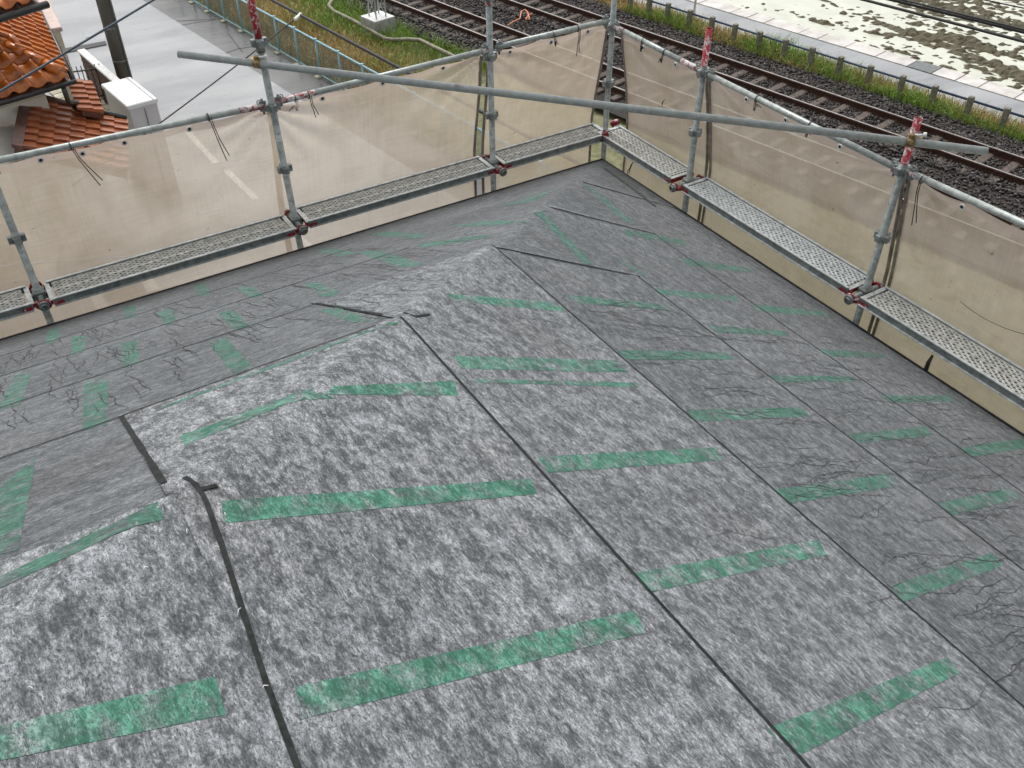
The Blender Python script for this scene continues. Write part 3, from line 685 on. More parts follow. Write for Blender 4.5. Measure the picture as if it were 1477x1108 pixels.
bk = BM(); box(bk, (0, 0, 0), (.20, .14, .062), (d, n, UP), .004); bmesh_ = bpy.data.meshes.new('brick'); bk.to_mesh(bmesh_); bk.free(); bmesh_.materials.append(M['brick'])
bm = BM(); box(bm, Vector((c.x, c.y, .47)), (L, .12, .94), (d, n, UP)); mesh_obj('core', bm, M['earth'], T)
for j in range(13):
    for i in range(int(L/.21)):
        o = link('brick', bmesh_, T); q = d*(-L/2 + .105 + i*.21 + (.1 if j % 2 else 0)*.9) + UP*(.04 + j*.072); o.location = q
bm = BM(); box(bm, Vector((c.x, c.y, .98)), (L + .05, .19, .06), (d, n, UP), .01); mesh_obj('coping', bm, M['whitecon'], T)
a, b = spot(97, 100, 1.0), spot(143, 94, 1.0); d = (b - a).normalized(); c = (a + b)/2; L = (b - a).length
T = thing('iron_fence', (c.x, c.y, 0), 'dark iron bar fence between the tiled house and garden wall', 'fence')
for z in (.25, .92): bm = BM(); tube(bm, a + UP*(z - 1), b + UP*(z - 1), .018, 6); mesh_obj('rail', bm, M['ironfence'], T)
for i in range(8): bm = BM(); q = a + d*(L*i/7); tube(bm, q - UP*.95, q + UP*.04, .013, 6); mesh_obj('bar', bm, M['ironfence'], T)
ys = spot(145, 142); T = thing('yard_paving', tuple(ys), 'mossy square paving slabs between lean to roof and white shed', 'paving')
d, n = DF, NF
for i in range(-2, 3):
    for j in range(-3, 4):
        bm = BM(); q = ys + n*(i*.36) + d*(j*.36); box(bm, q + UP*.02, (.33, .33, .05), (n, d, UP), .012); mesh_obj('slab', bm, M['yard'], T)

# ---- overhead cables
def span(p, q, sag, k=16): return [p.lerp(q, i/k) - UP*(sag*4*(i/k)*(1 - i/k)) for i in range(k+1)]
def wire(name, A, B, r, m, label, sag=.05, group=None, ext=(0, 0)):
    A, B = Vector(A), Vector(B); d = B - A; A, B = A - d*ext[0], B + d*ext[1]
    bm = BM(); path_tube(bm, span(A, B, sag), r, 6); return tag(mesh_obj(name, bm, m), label, 'cable', group)
J = spot(432, 22, 4.0)
wire('telephone_cable', spot(392, 0, 4.0), spot(570, 95, 4.0), .028, M['cord'], 'thick dark telephone cable above the embankment grass', .0, ext=(1.5, 1.2))
wire('drop_wire', J, spot(232, 172, 3.6), .011, M['cord'], 'thin black drop wire crossing the lane below the pipe end', .05, ext=(0, .5))
bm = BM(); dd = (spot(432, 22, 4) - spot(418, 35, 4)).normalized(); box(bm, J - dd*.08, (.3, .05, .05), (dd, dd.cross(UP).normalized(), UP), .01); tag(mesh_obj('cable_clamp', bm, M['white']), 'white clamp where the drop wire leaves the telephone cable', 'clamp')
wire('blue_cable', spot(0, 130, 5), spot(218, 0, 5), .016, M['bluewire'], 'blue black cable passing in front of the tiled house', .02, ext=(.5, .8))
for (a, b, z, l, r) in (((1247, 0), (1477, 60), 4.0, 'black power line over the paddy, lowest of three', .026), ((1285, 0), (1477, 47), 4.0, 'black power line over the paddy, middle of three', .024), ((1302, 0), (1477, 43), 4.05, 'black power line over the paddy, upper one of the close pair', .02), ((1420, 0), (1477, 12), 4.0, 'grey thin line over the paddy in the top right corner', .012)):
    wire('power_line', spot(*a, z), spot(*b, z), r, M['cord'], l, .0, 'power lines over the paddy', (3, 3))
rp = [spot(x, y, .3) for x, y in ((731, 38), (740, 34), (750, 27), (752, 19), (757, 14), (761, 20), (764, 28), (758, 31), (762, 22), (768, 22))]
bm = BM(); path_tube(bm, [p + UP*.05*(i % 2) for i, p in enumerate(rp)], .02, 6); tag(mesh_obj('twine', bm, M['rope']), 'loose orange twine lying on the ballast between the tracks', 'twine')

# ================================================================== the house we stand on: hipped roof in grey underlay
ZE, SL, EG = 5.792, .5295, -.15
def zR(x): return ZE + SL*(EG - x)
def zL(y): return ZE + SL*(EG - y)
def base_z(x, y, k=.005):
    a, b = zR(x), zL(y); h = max(0., 1 - abs(a - b)/(k*4)); return min(a, b) - h*h*k
def und(x, y):
    v = Vector((x, y, 0)); return .0016*noise.noise(v*1.6) + .0011*noise.noise(v*3.7 + Vector((5, 1, 0)))
HOUSE = thing('house', (-6, -6, 0), 'house with hipped roof covered in grey underlay sheets with green printed bands', 'house')
bm = BM(); box(bm, (-6.3, -6.3, 2.75), (11.2, 11.2, 5.5)); mesh_obj('wall', bm, M['housewall'], HOUSE)
bm = BM(); c0 = Vector((EG, EG, ZE)); rp_ = -6.3
pk = Vector((rp_, rp_, zR(rp_))); pk2 = Vector((rp_, -6.3, zR(rp_)))
cs = [Vector((EG, EG, ZE)), Vector((-12.45, EG, ZE)), Vector((-12.45, -12.45, ZE)), Vector((EG, -12.45, ZE))]
for i in range(4): quad(bm, [cs[i], cs[(i+1) % 4], pk])
bmesh.ops.remove_doubles(bm, verts=bm.verts, dist=.001); bmesh.ops.translate(bm, verts=bm.verts, vec=(0, 0, -.03))
bm.normal_update()
bmesh.ops.recalc_face_normals(bm, faces=bm.faces)
ROOF = mesh_obj('roof', bm, M['wood'], HOUSE)
for A, B in (((EG, EG), (-12.45, EG)), ((EG, EG), (EG, -12.45))):
    bm = BM(); a, b = Vector((*A, ZE - .06)), Vector((*B, ZE - .06)); d = (b - a).normalized(); box(bm, (a + b)/2 - UP*.09, ((b - a).length, .04, .2), (d, d.cross(UP), UP)); mesh_obj('fascia', bm, M['dripmetal'], HOUSE)
    s = Vector((1, 0, 0)) if abs(d.y) > .5 else Vector((0, 1, 0))
    bm = BM(); box(bm, (a + b)/2 + s*.026 + UP*.045, ((b - a).length + .05, .012, .035), (d, s, UP)); mesh_obj('drip_edge', bm, M['dripmetal'], HOUSE)

SEAMS = [-6.5, -5.6, -4.72, -3.8, -2.92, -2.03, -1.15, EG + .02]
SHEETS = []           # (contains, lift) for finding the top surface
def mk_sheet(side, k, top):
    xa, xb = SEAMS[k], SEAMS[k+1]; ov = .012 if top else .04
    fold_to = {True: xb + .02, False: None}[top]
    def lift(x, y):
        s, o = (x, y) if side == 'R' else (y, x)
        l = .0015 + (.0055 if top else .0032)*(s - xa)/(xb - xa)
        if top: l += .006*max(0., min(1., (o - s + .03)/.06))
        return l
    def inside(x, y):
        s, o = (x, y) if side == 'R' else (y, x)
        return xa - ov <= s <= xb and o <= (fold_to if top else s - .005)
    SHEETS.append((inside, lift))
    cols = np.r_[np.arange(xa - ov, xb - .0001, .045), xb]; 
    V, F, UV = [], [], []; rowsN = 0
    k1 = 0
    dense = list(np.arange(-6.4, 0.2, .045)); far = [-11.5, -9, -7.5]
    n = len(far) + len(dense) 
    ou, ov2 = random.uniform(0, 50), random.uniform(0, 50)
    for s in cols:
        end = fold_to if top else min(s - .005, EG)
        lo = -11.5
        # rows spread so the last one lies exactly on the edge
        R_ = far + [-6.4 + (end + 6.4)*i/(len(dense)-1) for i in range(len(dense))] if end > -6 else list(np.linspace(lo, end, n))
        for o in R_:
            x, y = (s, o) if side == 'R' else (o, s)
            V.append((x, y, base_z(x, y) + und(x, y) + lift(x, y))); UV.append((o + ou, (s)*math.sqrt(1 + SL*SL) + ov2))
    m = len(cols); idx = np.arange(m*n).reshape(m, n)
    Q = np.stack([idx[:-1, :-1], idx[1:, :-1], idx[1:, 1:], idx[:-1, 1:]], -1).reshape(-1, 4)
    if side == 'L': Q = Q[:, ::-1]
    F = Q.tolist(); nf = len(F)
    # thin dark edge round the sheet
    ring = list(idx[:, -1][::1]) + []; border = [(idx[-1, j], idx[-1, j+1]) for j in range(n-1)] + [(idx[i, -1], idx[i+1, -1]) for i in range(m-1)]
    if top: border += [(idx[0, j], idx[0, j+1]) for j in range(n-1) if (V[idx[0, j]][1 if side == 'R' else 0]) > xa]
    extra = {}
    for a, b in border:
        for q in (a, b):
            if q not in extra: extra[q] = len(V); V.append((V[q][0], V[q][1], V[q][2] - .009)); UV.append(UV[q])
        F.append([int(a), int(b), extra[b], extra[a]])
    me = bpy.data.meshes.new('underlay_sheet'); base = np.array(wpos(ROOF)); me.from_pydata((np.array(V) - base).tolist(), [], F)
    me.materials.append(M['fabric']); me.materials.append(M['selvedge'])
    mi = np.zeros(len(F), int); mi[nf:] = 1; me.polygons.foreach_set('material_index', mi); sm = np.ones(len(F), bool); sm[nf:] = False; me.polygons.foreach_set('use_smooth', sm)
    ul = me.uv_layers.new(name='uv'); li = np.zeros(len(me.loops), int); me.loops.foreach_get('vertex_index', li); ul.data.foreach_set('uv', np.array(UV)[li].ravel())
    me.update(); o = link('underlay_sheet', me, ROOF); o['nap'] = (1.0 if k < 3 else .75 if k == 3 else .38) if side == 'R' else (.7 if k < 2 else .22); return o
# near the ridge the right-hand sheets fold over the hip, near the corner the left-hand ones do
for k in range(len(SEAMS) - 1): mk_sheet('L', k, k >= 4)
for k in range(len(SEAMS) - 1): mk_sheet('R', k, k < 4)
def top_z(x, y):
    l = max([f(x, y) for ins, f in SHEETS if ins(x, y)] or [.007]); return base_z(x, y) + und(x, y) + l
def on_roof(side, px, py):
    n = (SL, 0, 1) if side == 'R' else (0, SL, 1); return meet(px, py, n, ZE + SL*EG + .008)
def patch(name, pts, m, du=.04, lift=.0009, off_uv=None):
    A, B, C, D = [Vector((p[0], p[1], 0)) for p in pts]
    nu = max(2, int(max((B - A).length, (C - D).length)/du)); nv = max(2, int(max((D - A).length, (C - B).length)/du))
    V, UV = [], []; ou = off_uv or (random.uniform(0, 50), random.uniform(0, 50))
    for i in range(nu+1):
        for j in range(nv+1):
            s, t = i/nu, j/nv; p = A*(1-s)*(1-t) + B*s*(1-t) + C*s*t + D*(1-s)*t
            V.append((p.x, p.y, top_z(p.x, p.y) + lift)); UV.append((p.y + ou[0], p.x*1.13 + ou[1]) if zR(p.x) < zL(p.y) else (p.x + ou[0], p.y*1.13 + ou[1]))
    idx = np.arange((nu+1)*(nv+1)).reshape(nu+1, nv+1); F = np.stack([idx[:-1, :-1], idx[1:, :-1], idx[1:, 1:], idx[:-1, 1:]], -1).reshape(-1, 4)
    a, b, c = [np.array(V[q]) for q in F[0][:3]]
    if np.cross(b - a, c - b)[2] < 0: F = F[:, ::-1]
    o = np_mesh(name, V, F, m, ROOF, smooth=True); ul = o.data.uv_layers.new(name='uv'); li = np.zeros(len(o.data.loops), int); o.data.loops.foreach_get('vertex_index', li); ul.data.foreach_set('uv', np.array(UV)[li].ravel())
    return o
def band(side, *q):
    P = [on_roof(side, *p) for p in q]; o = patch('printed_band', P, M['green']); c = sum(P, Vector())/4
    o['nap'] = (1.0 if c.x < -3.8 else .75 if c.x < -2.9 else .38) if side == 'R' else (.9 if c.x > -4.8 and c.y < -3.78 else .3)
RB = [((318, 720), (765, 690), (775, 712), (322, 752)), ((425, 988), (915, 880), (932, 912), (432, 1035)), ((482, 556), (655, 549), (661, 570), (470, 568)),
      ((-10, 1048), (310, 975), (326, 1030), (-10, 1098)), ((655, 512), (890, 520), (905, 537), (668, 530)), ((685, 545), (920, 552), (930, 559), (690, 550)),
      ((775, 657), (1030, 645), (1045, 663), (790, 680)), ((915, 825), (1180, 778), (1192, 800), (935, 853)), ((1105, 1050), (1365, 948), (1385, 970), (1140, 1095)),
      ((645, 422), (810, 437), (815, 449), (652, 433)), ((885, 503), (1045, 507), (1062, 518), (905, 517)), ((990, 590), (1155, 587), (1168, 600), (1005, 607)),
      ((1115, 705), (1280, 683), (1297, 700), (1135, 725)), ((1280, 845), (1430, 797), (1448, 815), (1300, 868)), ((815, 424), (960, 438), (966, 447), (835, 436)),
      ((1020, 467), (1130, 477), (1140, 485), (1032, 478)), ((1110, 540), (1225, 542), (1235, 550), (1120, 550)), ((1225, 625), (1335, 615), (1345, 628), (1240, 638)),
      ((1355, 725), (1455, 703), (1472, 718), (1375, 742)), ((945, 415), (1060, 427), (1066, 435), (955, 424)), ((1180, 502), (1270, 508), (1280, 515), (1190, 513)),
      ((1270, 570), (1370, 570), (1378, 578), (1283, 580)), ((1385, 645), (1477, 632), (1490, 644), (1400, 658)), ((1085, 438), (1190, 449), (1197, 456), (1092, 448)),
      ((768, 304), (782, 306), (858, 382), (842, 380)), ((836, 262), (848, 266), (916, 322), (902, 320)), ((985, 372), (1080, 386), (1086, 393), (992, 382)), ((900, 330), (985, 345), (990, 352), (905, 340)), ((925, 395), (880, 372), (892, 372), (935, 396))]
LB = [((0, 700), (52, 658), (25, 790), (-14, 800)), ((122, 549), (156, 546), (154, 612), (117, 620)), ((22, 539), (46, 537), (29, 583), (-4, 591)), ((174, 496), (196, 489), (203, 522), (176, 530)),
      ((301, 493), (325, 486), (366, 529), (335, 537)), ((103, 486), (124, 483), (122, 507), (102, 513)), ((225, 451), (247, 445), (256, 464), (240, 470)), ((315, 451), (335, 446), (361, 469), (339, 476)),
      ((69, 476), (86, 471), (83, 491), (64, 496)), ((178, 442), (196, 440), (196, 456), (179, 461)), ((278, 412), (295, 408), (305, 424), (288, 428)), ((339, 415), (359, 412), (383, 424), (366, 430)),
      ((437, 408), (460, 407), (494, 422), (467, 428)), ((457, 446), (488, 443), (540, 461), (508, 464)), ((222, 594), (240, 584), (578, 462), (568, 468)), ((258, 630), (447, 561), (480, 556), (267, 643)),
      ((0, 834), (228, 727), (236, 741), (0, 851)), ((455, 361), (480, 357), (515, 365), (487, 370)), ((515, 363), (545, 360), (612, 380), (577, 385)), ((535, 338), (560, 333), (620, 338), (600, 344)),
      ((600, 352), (700, 338), (708, 342), (610, 357)), ((650, 325), (700, 318), (770, 318), (700, 326)), ((700, 300), (740, 293), (800, 272), (770, 290))]
for q in RB: band('R', *q)
for q in LB: band('L', *q)
def tape(pts, w0, name='sealing_tape', m='selvedge', lift=.0025):
    pts = [Vector((p[0], p[1], 0)) for p in pts]; P = []
    for a, b in zip(pts, pts[1:]):
        n = max(1, int((b - a).length/.05)); P += [a.lerp(b, i/n) for i in range(n)]
    P.append(pts[-1]); V = []
    for i, p in enumerate(P):
        d = (P[min(i+1, len(P)-1)] - P[max(0, i-1)]).normalized(); n = Vector((-d.y, d.x, 0)); ww = w0*(1 + .22*noise.noise(Vector((p.x*9, p.y*9, 3))))
        for s in (-1, 1): q = p + n*(s*ww/2); V.append((q.x, q.y, max(top_z(q.x, q.y), top_z(p.x, p.y)) + lift))
    F = [[2*i, 2*i+1, 2*i+3, 2*i+2] for i in range(len(P)-1)]
    a, b, c = [np.array(V[q]) for q in F[0][:3]]
    if np.cross(b - a, c - b)[2] < 0: F = [f[::-1] for f in F]
    return np_mesh(name, V, F, M[m], ROOF)
tape([on_roof('L', 266, 689), on_roof('R', 281, 695), on_roof('R', 296, 719)] + [on_roof('R', *q) for q in ((318, 780), (350, 880), (386, 990), (430, 1108), (450, 1170))], .011); tape([(SEAMS[3] - .004, y) for y in (-3.79, -5, -6.4)], .0085); tape([(SEAMS[4] - .004, y) for y in (-2.92, -4.5, -6.4)], .006)
tape([(SEAMS[2] - .006, -3.80), (SEAMS[2] - .004, -4.60)], .014); tape([(SEAMS[3] - .007, -2.84), (SEAMS[3] - .006, -3.64)], .010)
tape([on_roof('R', 288, 704), on_roof('R', 313, 698)], .012); tape([on_roof('L', 582, 452), on_roof('R', 600, 455), on_roof('R', 620, 452)], .012)
tape([(-2.78, -2.945), (-2.1, -2.945)], .006); tape([(-1.93, -2.06), (-1.17, -2.06)], .006); tape([(-1.0, -1.18), (-.36, -1.18)], .006); tape([(-3.95, -2.03), (-3.6, -2.03)], .012)
for k, (a, b) in enumerate([(s, s) for s in SEAMS[5:7]]): tape([(a - .003, -2.95 + k*.9), (a - .003, -6.3)], .006)
for s in SEAMS[3:7]: tape([(min(-3.9, s - .02) if s < -3 else (-2.95 if s > -2.5 else -3.8), s - .003), (-6.3, s - .003)], .007)
# creases: wandering wrinkles running down the slopes, fold shade painted as dark ribbons
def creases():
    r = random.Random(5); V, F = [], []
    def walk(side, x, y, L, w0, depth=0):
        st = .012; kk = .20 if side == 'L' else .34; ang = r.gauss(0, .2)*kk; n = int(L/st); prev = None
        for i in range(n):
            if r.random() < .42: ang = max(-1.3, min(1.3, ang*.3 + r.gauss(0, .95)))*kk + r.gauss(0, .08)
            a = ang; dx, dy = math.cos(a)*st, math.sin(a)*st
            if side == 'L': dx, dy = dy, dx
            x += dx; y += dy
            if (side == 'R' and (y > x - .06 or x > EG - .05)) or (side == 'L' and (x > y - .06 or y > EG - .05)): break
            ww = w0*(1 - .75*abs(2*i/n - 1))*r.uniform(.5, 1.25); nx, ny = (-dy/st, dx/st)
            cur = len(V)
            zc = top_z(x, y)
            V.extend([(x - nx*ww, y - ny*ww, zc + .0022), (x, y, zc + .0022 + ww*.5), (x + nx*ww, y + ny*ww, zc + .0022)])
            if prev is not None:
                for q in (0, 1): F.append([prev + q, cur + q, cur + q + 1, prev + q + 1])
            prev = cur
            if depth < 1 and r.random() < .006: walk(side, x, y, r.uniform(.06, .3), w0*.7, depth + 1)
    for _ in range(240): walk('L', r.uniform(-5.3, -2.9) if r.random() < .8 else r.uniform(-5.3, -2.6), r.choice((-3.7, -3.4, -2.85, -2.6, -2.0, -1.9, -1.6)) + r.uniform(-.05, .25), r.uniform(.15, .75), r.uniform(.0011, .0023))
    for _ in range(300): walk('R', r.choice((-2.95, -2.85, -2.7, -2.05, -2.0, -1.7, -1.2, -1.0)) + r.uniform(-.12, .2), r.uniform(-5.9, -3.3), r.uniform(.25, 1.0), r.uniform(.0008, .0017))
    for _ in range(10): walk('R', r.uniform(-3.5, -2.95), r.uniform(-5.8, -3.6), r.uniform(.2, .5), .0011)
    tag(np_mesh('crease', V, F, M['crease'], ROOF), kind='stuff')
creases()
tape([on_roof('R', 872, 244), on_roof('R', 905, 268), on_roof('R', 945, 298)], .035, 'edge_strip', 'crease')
# loose white fibres on the sheets
bm = BM(); r = random.Random(9)
for px, py in ((312, 790), (345, 882), (382, 991), (45, 995), (148, 897), (211, 823), (271, 769), (325, 742), (331, 706)):
    p = on_roof('R', px, py); z = top_z(p.x, p.y) + .006; a = r.uniform(0, 6.28); l = r.uniform(.004, .008)
    path_tube(bm, [(p.x - math.cos(a)*l, p.y - math.sin(a)*l, z), (p.x, p.y + .003, z + .002), (p.x + math.cos(a)*l, p.y + math.sin(a)*l, z)], .0009, 5)
tag(mesh_obj('loose_fibre', bm, M['white'], ROOF), kind='stuff')
p = meet(1335, 535, (1, 0, 0), EG + .02); q = meet(1345, 513, (1, 0, 0), EG + .05); bm = BM(); path_tube(bm, [p - UP*.05, p.lerp(q, .5) + Vector((.01, .01, 0)), q], [.016, .014, .009], 8); mesh_obj('gutter_strap', bm, M['stain'], HOUSE)

# ================================================================== scaffold
PZ, MZ, GZ = 6.0, 6.407, 6.885
XL = [-4.815, -2.965, -1.19]; YR = [-1.12, -2.97]
R0 = .0243
def pocket(bm, c):
    tube(bm, c - UP*.028, c + UP*.028, .034, 12)
    for k in range(4):
        a = math.pi/2*k; d = Vector((math.cos(a), math.sin(a), 0)); n = Vector((-d.y, d.x, 0)); box(bm, c + d*.042, (.026, .04, .05), (d, n, UP), .004)
def post(b, t, label, red=None, joint=None):
    b, t = Vector(b), Vector(t); d = (t - b); P = lambda z: b + d*((z - b.z)/d.z)
    g = P(0.05); T = thing('scaffold_post', tuple(g), label, 'scaffold post', 'scaffold posts round the roof')
    zt = red or t.z
    bm = BM(); tube(bm, g, P(zt), R0, 18, hollow=0 if red else .08); mesh_obj('tube', bm, M['galv'], T)
    for z in (4.2, 4.65, 5.1, 5.52, 5.955, MZ, GZ, 7.335):
        if z < t.z - .03: bm = BM(); pocket(bm, P(z)); mesh_obj('pocket', bm, M['galv'], T)
    if red: bm = BM(); tube(bm, P(red), t, R0*.985, 18, hollow=.09); mesh_obj('painted_end', bm, M['redpaint'], T)
    if joint:
        bm = BM(); tube(bm, P(joint - .05), P(joint + .02), R0 + .006, 16); tube(bm, P(joint) + Vector((-.04, 0, .0)), P(joint) + Vector((.04, 0, .0)), .012, 8); mesh_obj('joint_collar', bm, M['galvdark'], T)
    bm = BM(); box(bm, Vector((g.x, g.y, .012)), (.14, .14, .02), bev=.003); tube(bm, Vector((g.x, g.y, .02)), Vector((g.x, g.y, .2)), .018, 8); mesh_obj('base_jack', bm, M['galvdark'], T)
    return P
def yv(px, py): return meet(px, py, (0, 1, 0), 0)
def xv(px, py): return meet(px, py, (1, 0, 0), 0)
pL0 = post(yv(75, 470), yv(2, 290) + UP*.75, 'scaffold post at the left edge of the picture holding the plank joint')
pA = post(yv(434, 360), yv(368, 57) + UP*.95, 'scaffold post with red worn top under the left end of the long pipe', None, 7.32)
z0 = 7.34; bm = BM(); tube(bm, pA(z0), pA(7.75), R0 + .001, 16); o = mesh_obj('painted_end', bm, M['redpaint'], [x for x in bpy.data.objects if x.name.startswith('scaffold_post')][-1])
pB = post(yv(712, 278), yv(704, 0) + UP*.5, 'scaffold post standing between long left panel and corner panel', None, None)
o = BM(); tube(o, pB(7.27), pB(7.33), R0 + .005, 16); mesh_obj('painted_collar', o, M['redfaint'], bpy.data.objects['scaffold_post.002'])
pK = post(xv(869.5, 237), xv(886, 0) + UP*.3, 'scaffold post at the far corner where both mesh walls meet')
pC = post(xv(986, 316), xv(1023, 41), 'scaffold post with red top right of the corner in front of the tracks', 6.93)
pD = post(xv(1234, 468), xv(1325, 170), 'scaffold post with red top clamped to the right end of the long pipe', 6.93)
for P_, z_, o_ in ((pA, 6.63, 'scaffold_post.001'), (pA, 6.36, 'scaffold_post.001')):
    bm = BM(); tube(bm, P_(z_), P_(z_ + .05), R0 + .0012, 18); bmesh.ops.delete(bm, geom=[v for v in bm.verts if (v.co - P_(z_)).y > -.012], context='VERTS'); mesh_obj('white_sticker', bm, M['white'], bpy.data.objects[o_])
pE = post((0, -4.8, 5.7), (0, -4.8, 7.25), 'scaffold post beyond the right edge of the picture', 6.93)
POSTS = {'L0': pL0, 'A': pA, 'B': pB, 'K': pK, 'C': pC, 'D': pD}
# guard rails
def rail(A, B, label, ra=0, rb=0):
    A, B = Vector(A), Vector(B); d = (B - A).normalized(); T = thing('guard_rail', tuple(A), label, 'guard rail', 'guard rails on top of the mesh sheets')
    bm = BM(); tube(bm, A + d*(ra or .03), B - d*(rb or .03), .0215, 16); mesh_obj('tube', bm, M['galvrail'], T)
    for P, s, l in ((A, 1, ra), (B, -1, rb)):
        if l: bm = BM(); tube(bm, P + d*(s*.03), P + d*(s*l), .0218, 16); mesh_obj('painted_end', bm, M['redfaint'], T)
        bm = BM(); x, y, _ = basis(d); q = P + d*(s*.05); box(bm, q, (.05, .018, .075), (d, d.cross(UP).normalized(), UP), .004); tube(bm, q + UP*.055, q - UP*.06, .008, 6); torus(bm, q + UP*.03 + d*(s*.02), d.cross(UP), .017, .004, 12, 5); mesh_obj('wedge', bm, M['galvdark'], T)
def gz(P, z): return P(z)
rail(yv(-150, 262), yv(389, 151), 'left guard rail running from the picture edge to the red topped post', 0, .22)
rail(yv(392, 149), yv(708, 71), 'guard rail above the long left panel crossing behind the pipe', .32, .08)
rail(yv(712, 69), yv(881, 29), 'short guard rail left of the corner post', 0, 0)
rail(xv(884, 37), xv(1015, 104), 'short guard rail right of the corner post', .16, .25)
rail(xv(1019, 106), xv(1301, 246), 'guard rail between the two red topped posts', 0, .05)
rail(xv(1305, 246), pE(6.95), 'guard rail leaving the picture at the right edge', .1, 0)
# planks: expanded metal decks
DECK = {}
def deck_mesh(L, W):
    bm = BM(); nr, nc = 13, int(L/.027); dw, dl = W/nr, L/nc
    for j in range(nr+1):
        prev = None
        for i in range(nc+1):
            s = 1 if (i + j) % 2 else -1; yy = -W/2 + j*dw + s*dw*.43 if 0 < j < nr else -W/2 + j*dw
            tilt = -.0030
            a = bm.verts.new((i*dl, yy - .0048, tilt)); b = bm.verts.new((i*dl, yy + .0048, -tilt))
            c = bm.verts.new((i*dl, yy - .0050, tilt - .008))
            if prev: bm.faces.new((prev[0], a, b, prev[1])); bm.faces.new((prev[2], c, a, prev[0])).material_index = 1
            prev = (a, b, c)
    box(bm, (L/2, 0, .001), (L, .016, .003))
    me = bpy.data.meshes.new('deck_mesh'); bm.to_mesh(me); bm.free(); return me
def plank(P, d, L, label, mat_deck='galvlight', W=.245):
    """P: start on the wall line at plank level, d: along"""
    d = Vector(d); inn = Vector((d.y, -d.x, 0)); T = thing('scaffold_plank', tuple(P), label, 'scaffold plank', 'expanded metal planks along the eaves', math.atan2(d.y, d.x))
    key = (round(L, 2), mat_deck)
    def part(name, bm, m): 
        return mesh_obj(name, bm, m, T, world=False)
    if key not in DECK:
        me = deck_mesh(L - .06, W - .03); me.materials.append(M[mat_deck]); me.materials.append(M['deckshade']); DECK[key] = me
    o = link('deck_mesh', DECK[key], T); o.location = (.03, 0, -.004)
    for s in (-1, 1):
        bm = BM(); y = s*W/2; box(bm, (L/2, y, -.020), (L, .004, .044)); part('side_channel', bm, M['galvdark'])
        bm = BM(); box(bm, (L/2, y - s*.004, .0055), (L, .022, .007)); part('top_lip', bm, M['galvlight'])
        bm = BM(); box(bm, (L/2, y + s*.009, -.0445), (L, .022, .005)); part('bottom_lip', bm, M['galvlight'])
    for x in (0, L):
        bm = BM(); box(bm, (x, 0, -.004), (.032, W - .01, .006)); box(bm, (x, 0, -.028), (.006, W - .012, .042)); part('end_bar', bm, M['galvlight'])
        e = -1 if x == 0 else 1
        for s in (-1, 1):
            bm = BM(); y = s*(W/2 - .018); box(bm, (x + e*.012, y, -.02), (.024, .022, .036), bev=.004)
            torus(bm, (x + e*.048, y, -.035), (0, 1, 0), .028, .0085, 12, 6, .62, 0 if e < 0 else 0)
            part('hook', bm, M['red'])
            bm = BM(); box(bm, (x - e*.035, s*(W/2 + .0045), -.03), (.06, .004, .024)); part('red_side_plate', bm, M['red'])
        bm = BM(); box(bm, (x + e*.006, 0, -.03), (.005, W - .03, .034)); part('red_end_plate', bm, M['red'])
GAP = .065; M['deckshade'] = galv('shaded deck strand edge', (.05, .055, .052), (.12, .125, .12), .2)  # strand drop faces coloured dark to paint the shade inside the deck holes
M['galvold'] = galv('old grey deck', (.29, .295, .27), (.55, .55, .51), .1)
def Z(v): return Vector((v.x, v.y, PZ))
planks = [(Z(pL0(PZ)) + Vector((-1.8 - GAP, -.03, 0)), (1, 0, 0), 1.8, 'expanded metal plank leaving the picture at the left edge', 'galvold'),
          (Z(pL0(PZ)) + Vector((GAP, -.05, 0)), (1, 0, 0), 0, 'long plank left of the red topped post under the drooping black cords', 'galvold'),
          (Z(pA(PZ)) + Vector((GAP, 0, 0)), (1, 0, 0), 1, 'plank under the long left panel between two red bracket joints', 'galvold'),
          (Z(pB(PZ)) + Vector((GAP, .02, 0)), (1, 0, 0), 2, 'short plank left of the corner post', 'galvold'),
          (Z(pC(PZ)) + Vector((0, 1.09 + .0, 0)), (0, -1, 0), 3, 'short plank right of the corner post', 'galvold'),
          (Z(pC(PZ)) + Vector((.01, -GAP, 0)), (0, -1, 0), 4, 'bright galvanised plank between the two red topped posts', 'galvlight'),
          (Z(pD(PZ)) + Vector((0, -GAP, 0)), (0, -1, 0), 5, 'dirty plank leaving the picture at the right edge', 'galvold')]
ends = {0: pA(PZ).x - pL0(PZ).x, 1: pB(PZ).x - pA(PZ).x, 2: -pB(PZ).x - .02, 3: 1.09 + .0, 4: pC(PZ).y - pD(PZ).y, 5: pD(PZ).y + 4.8}
for P, d, L, lab, m in planks:
    Ln = 1.8 if L == 1.8 else ends[L] - (2*GAP if L in (0, 1, 4, 5) else GAP + .03)
    plank(P, d, Ln, lab, m)
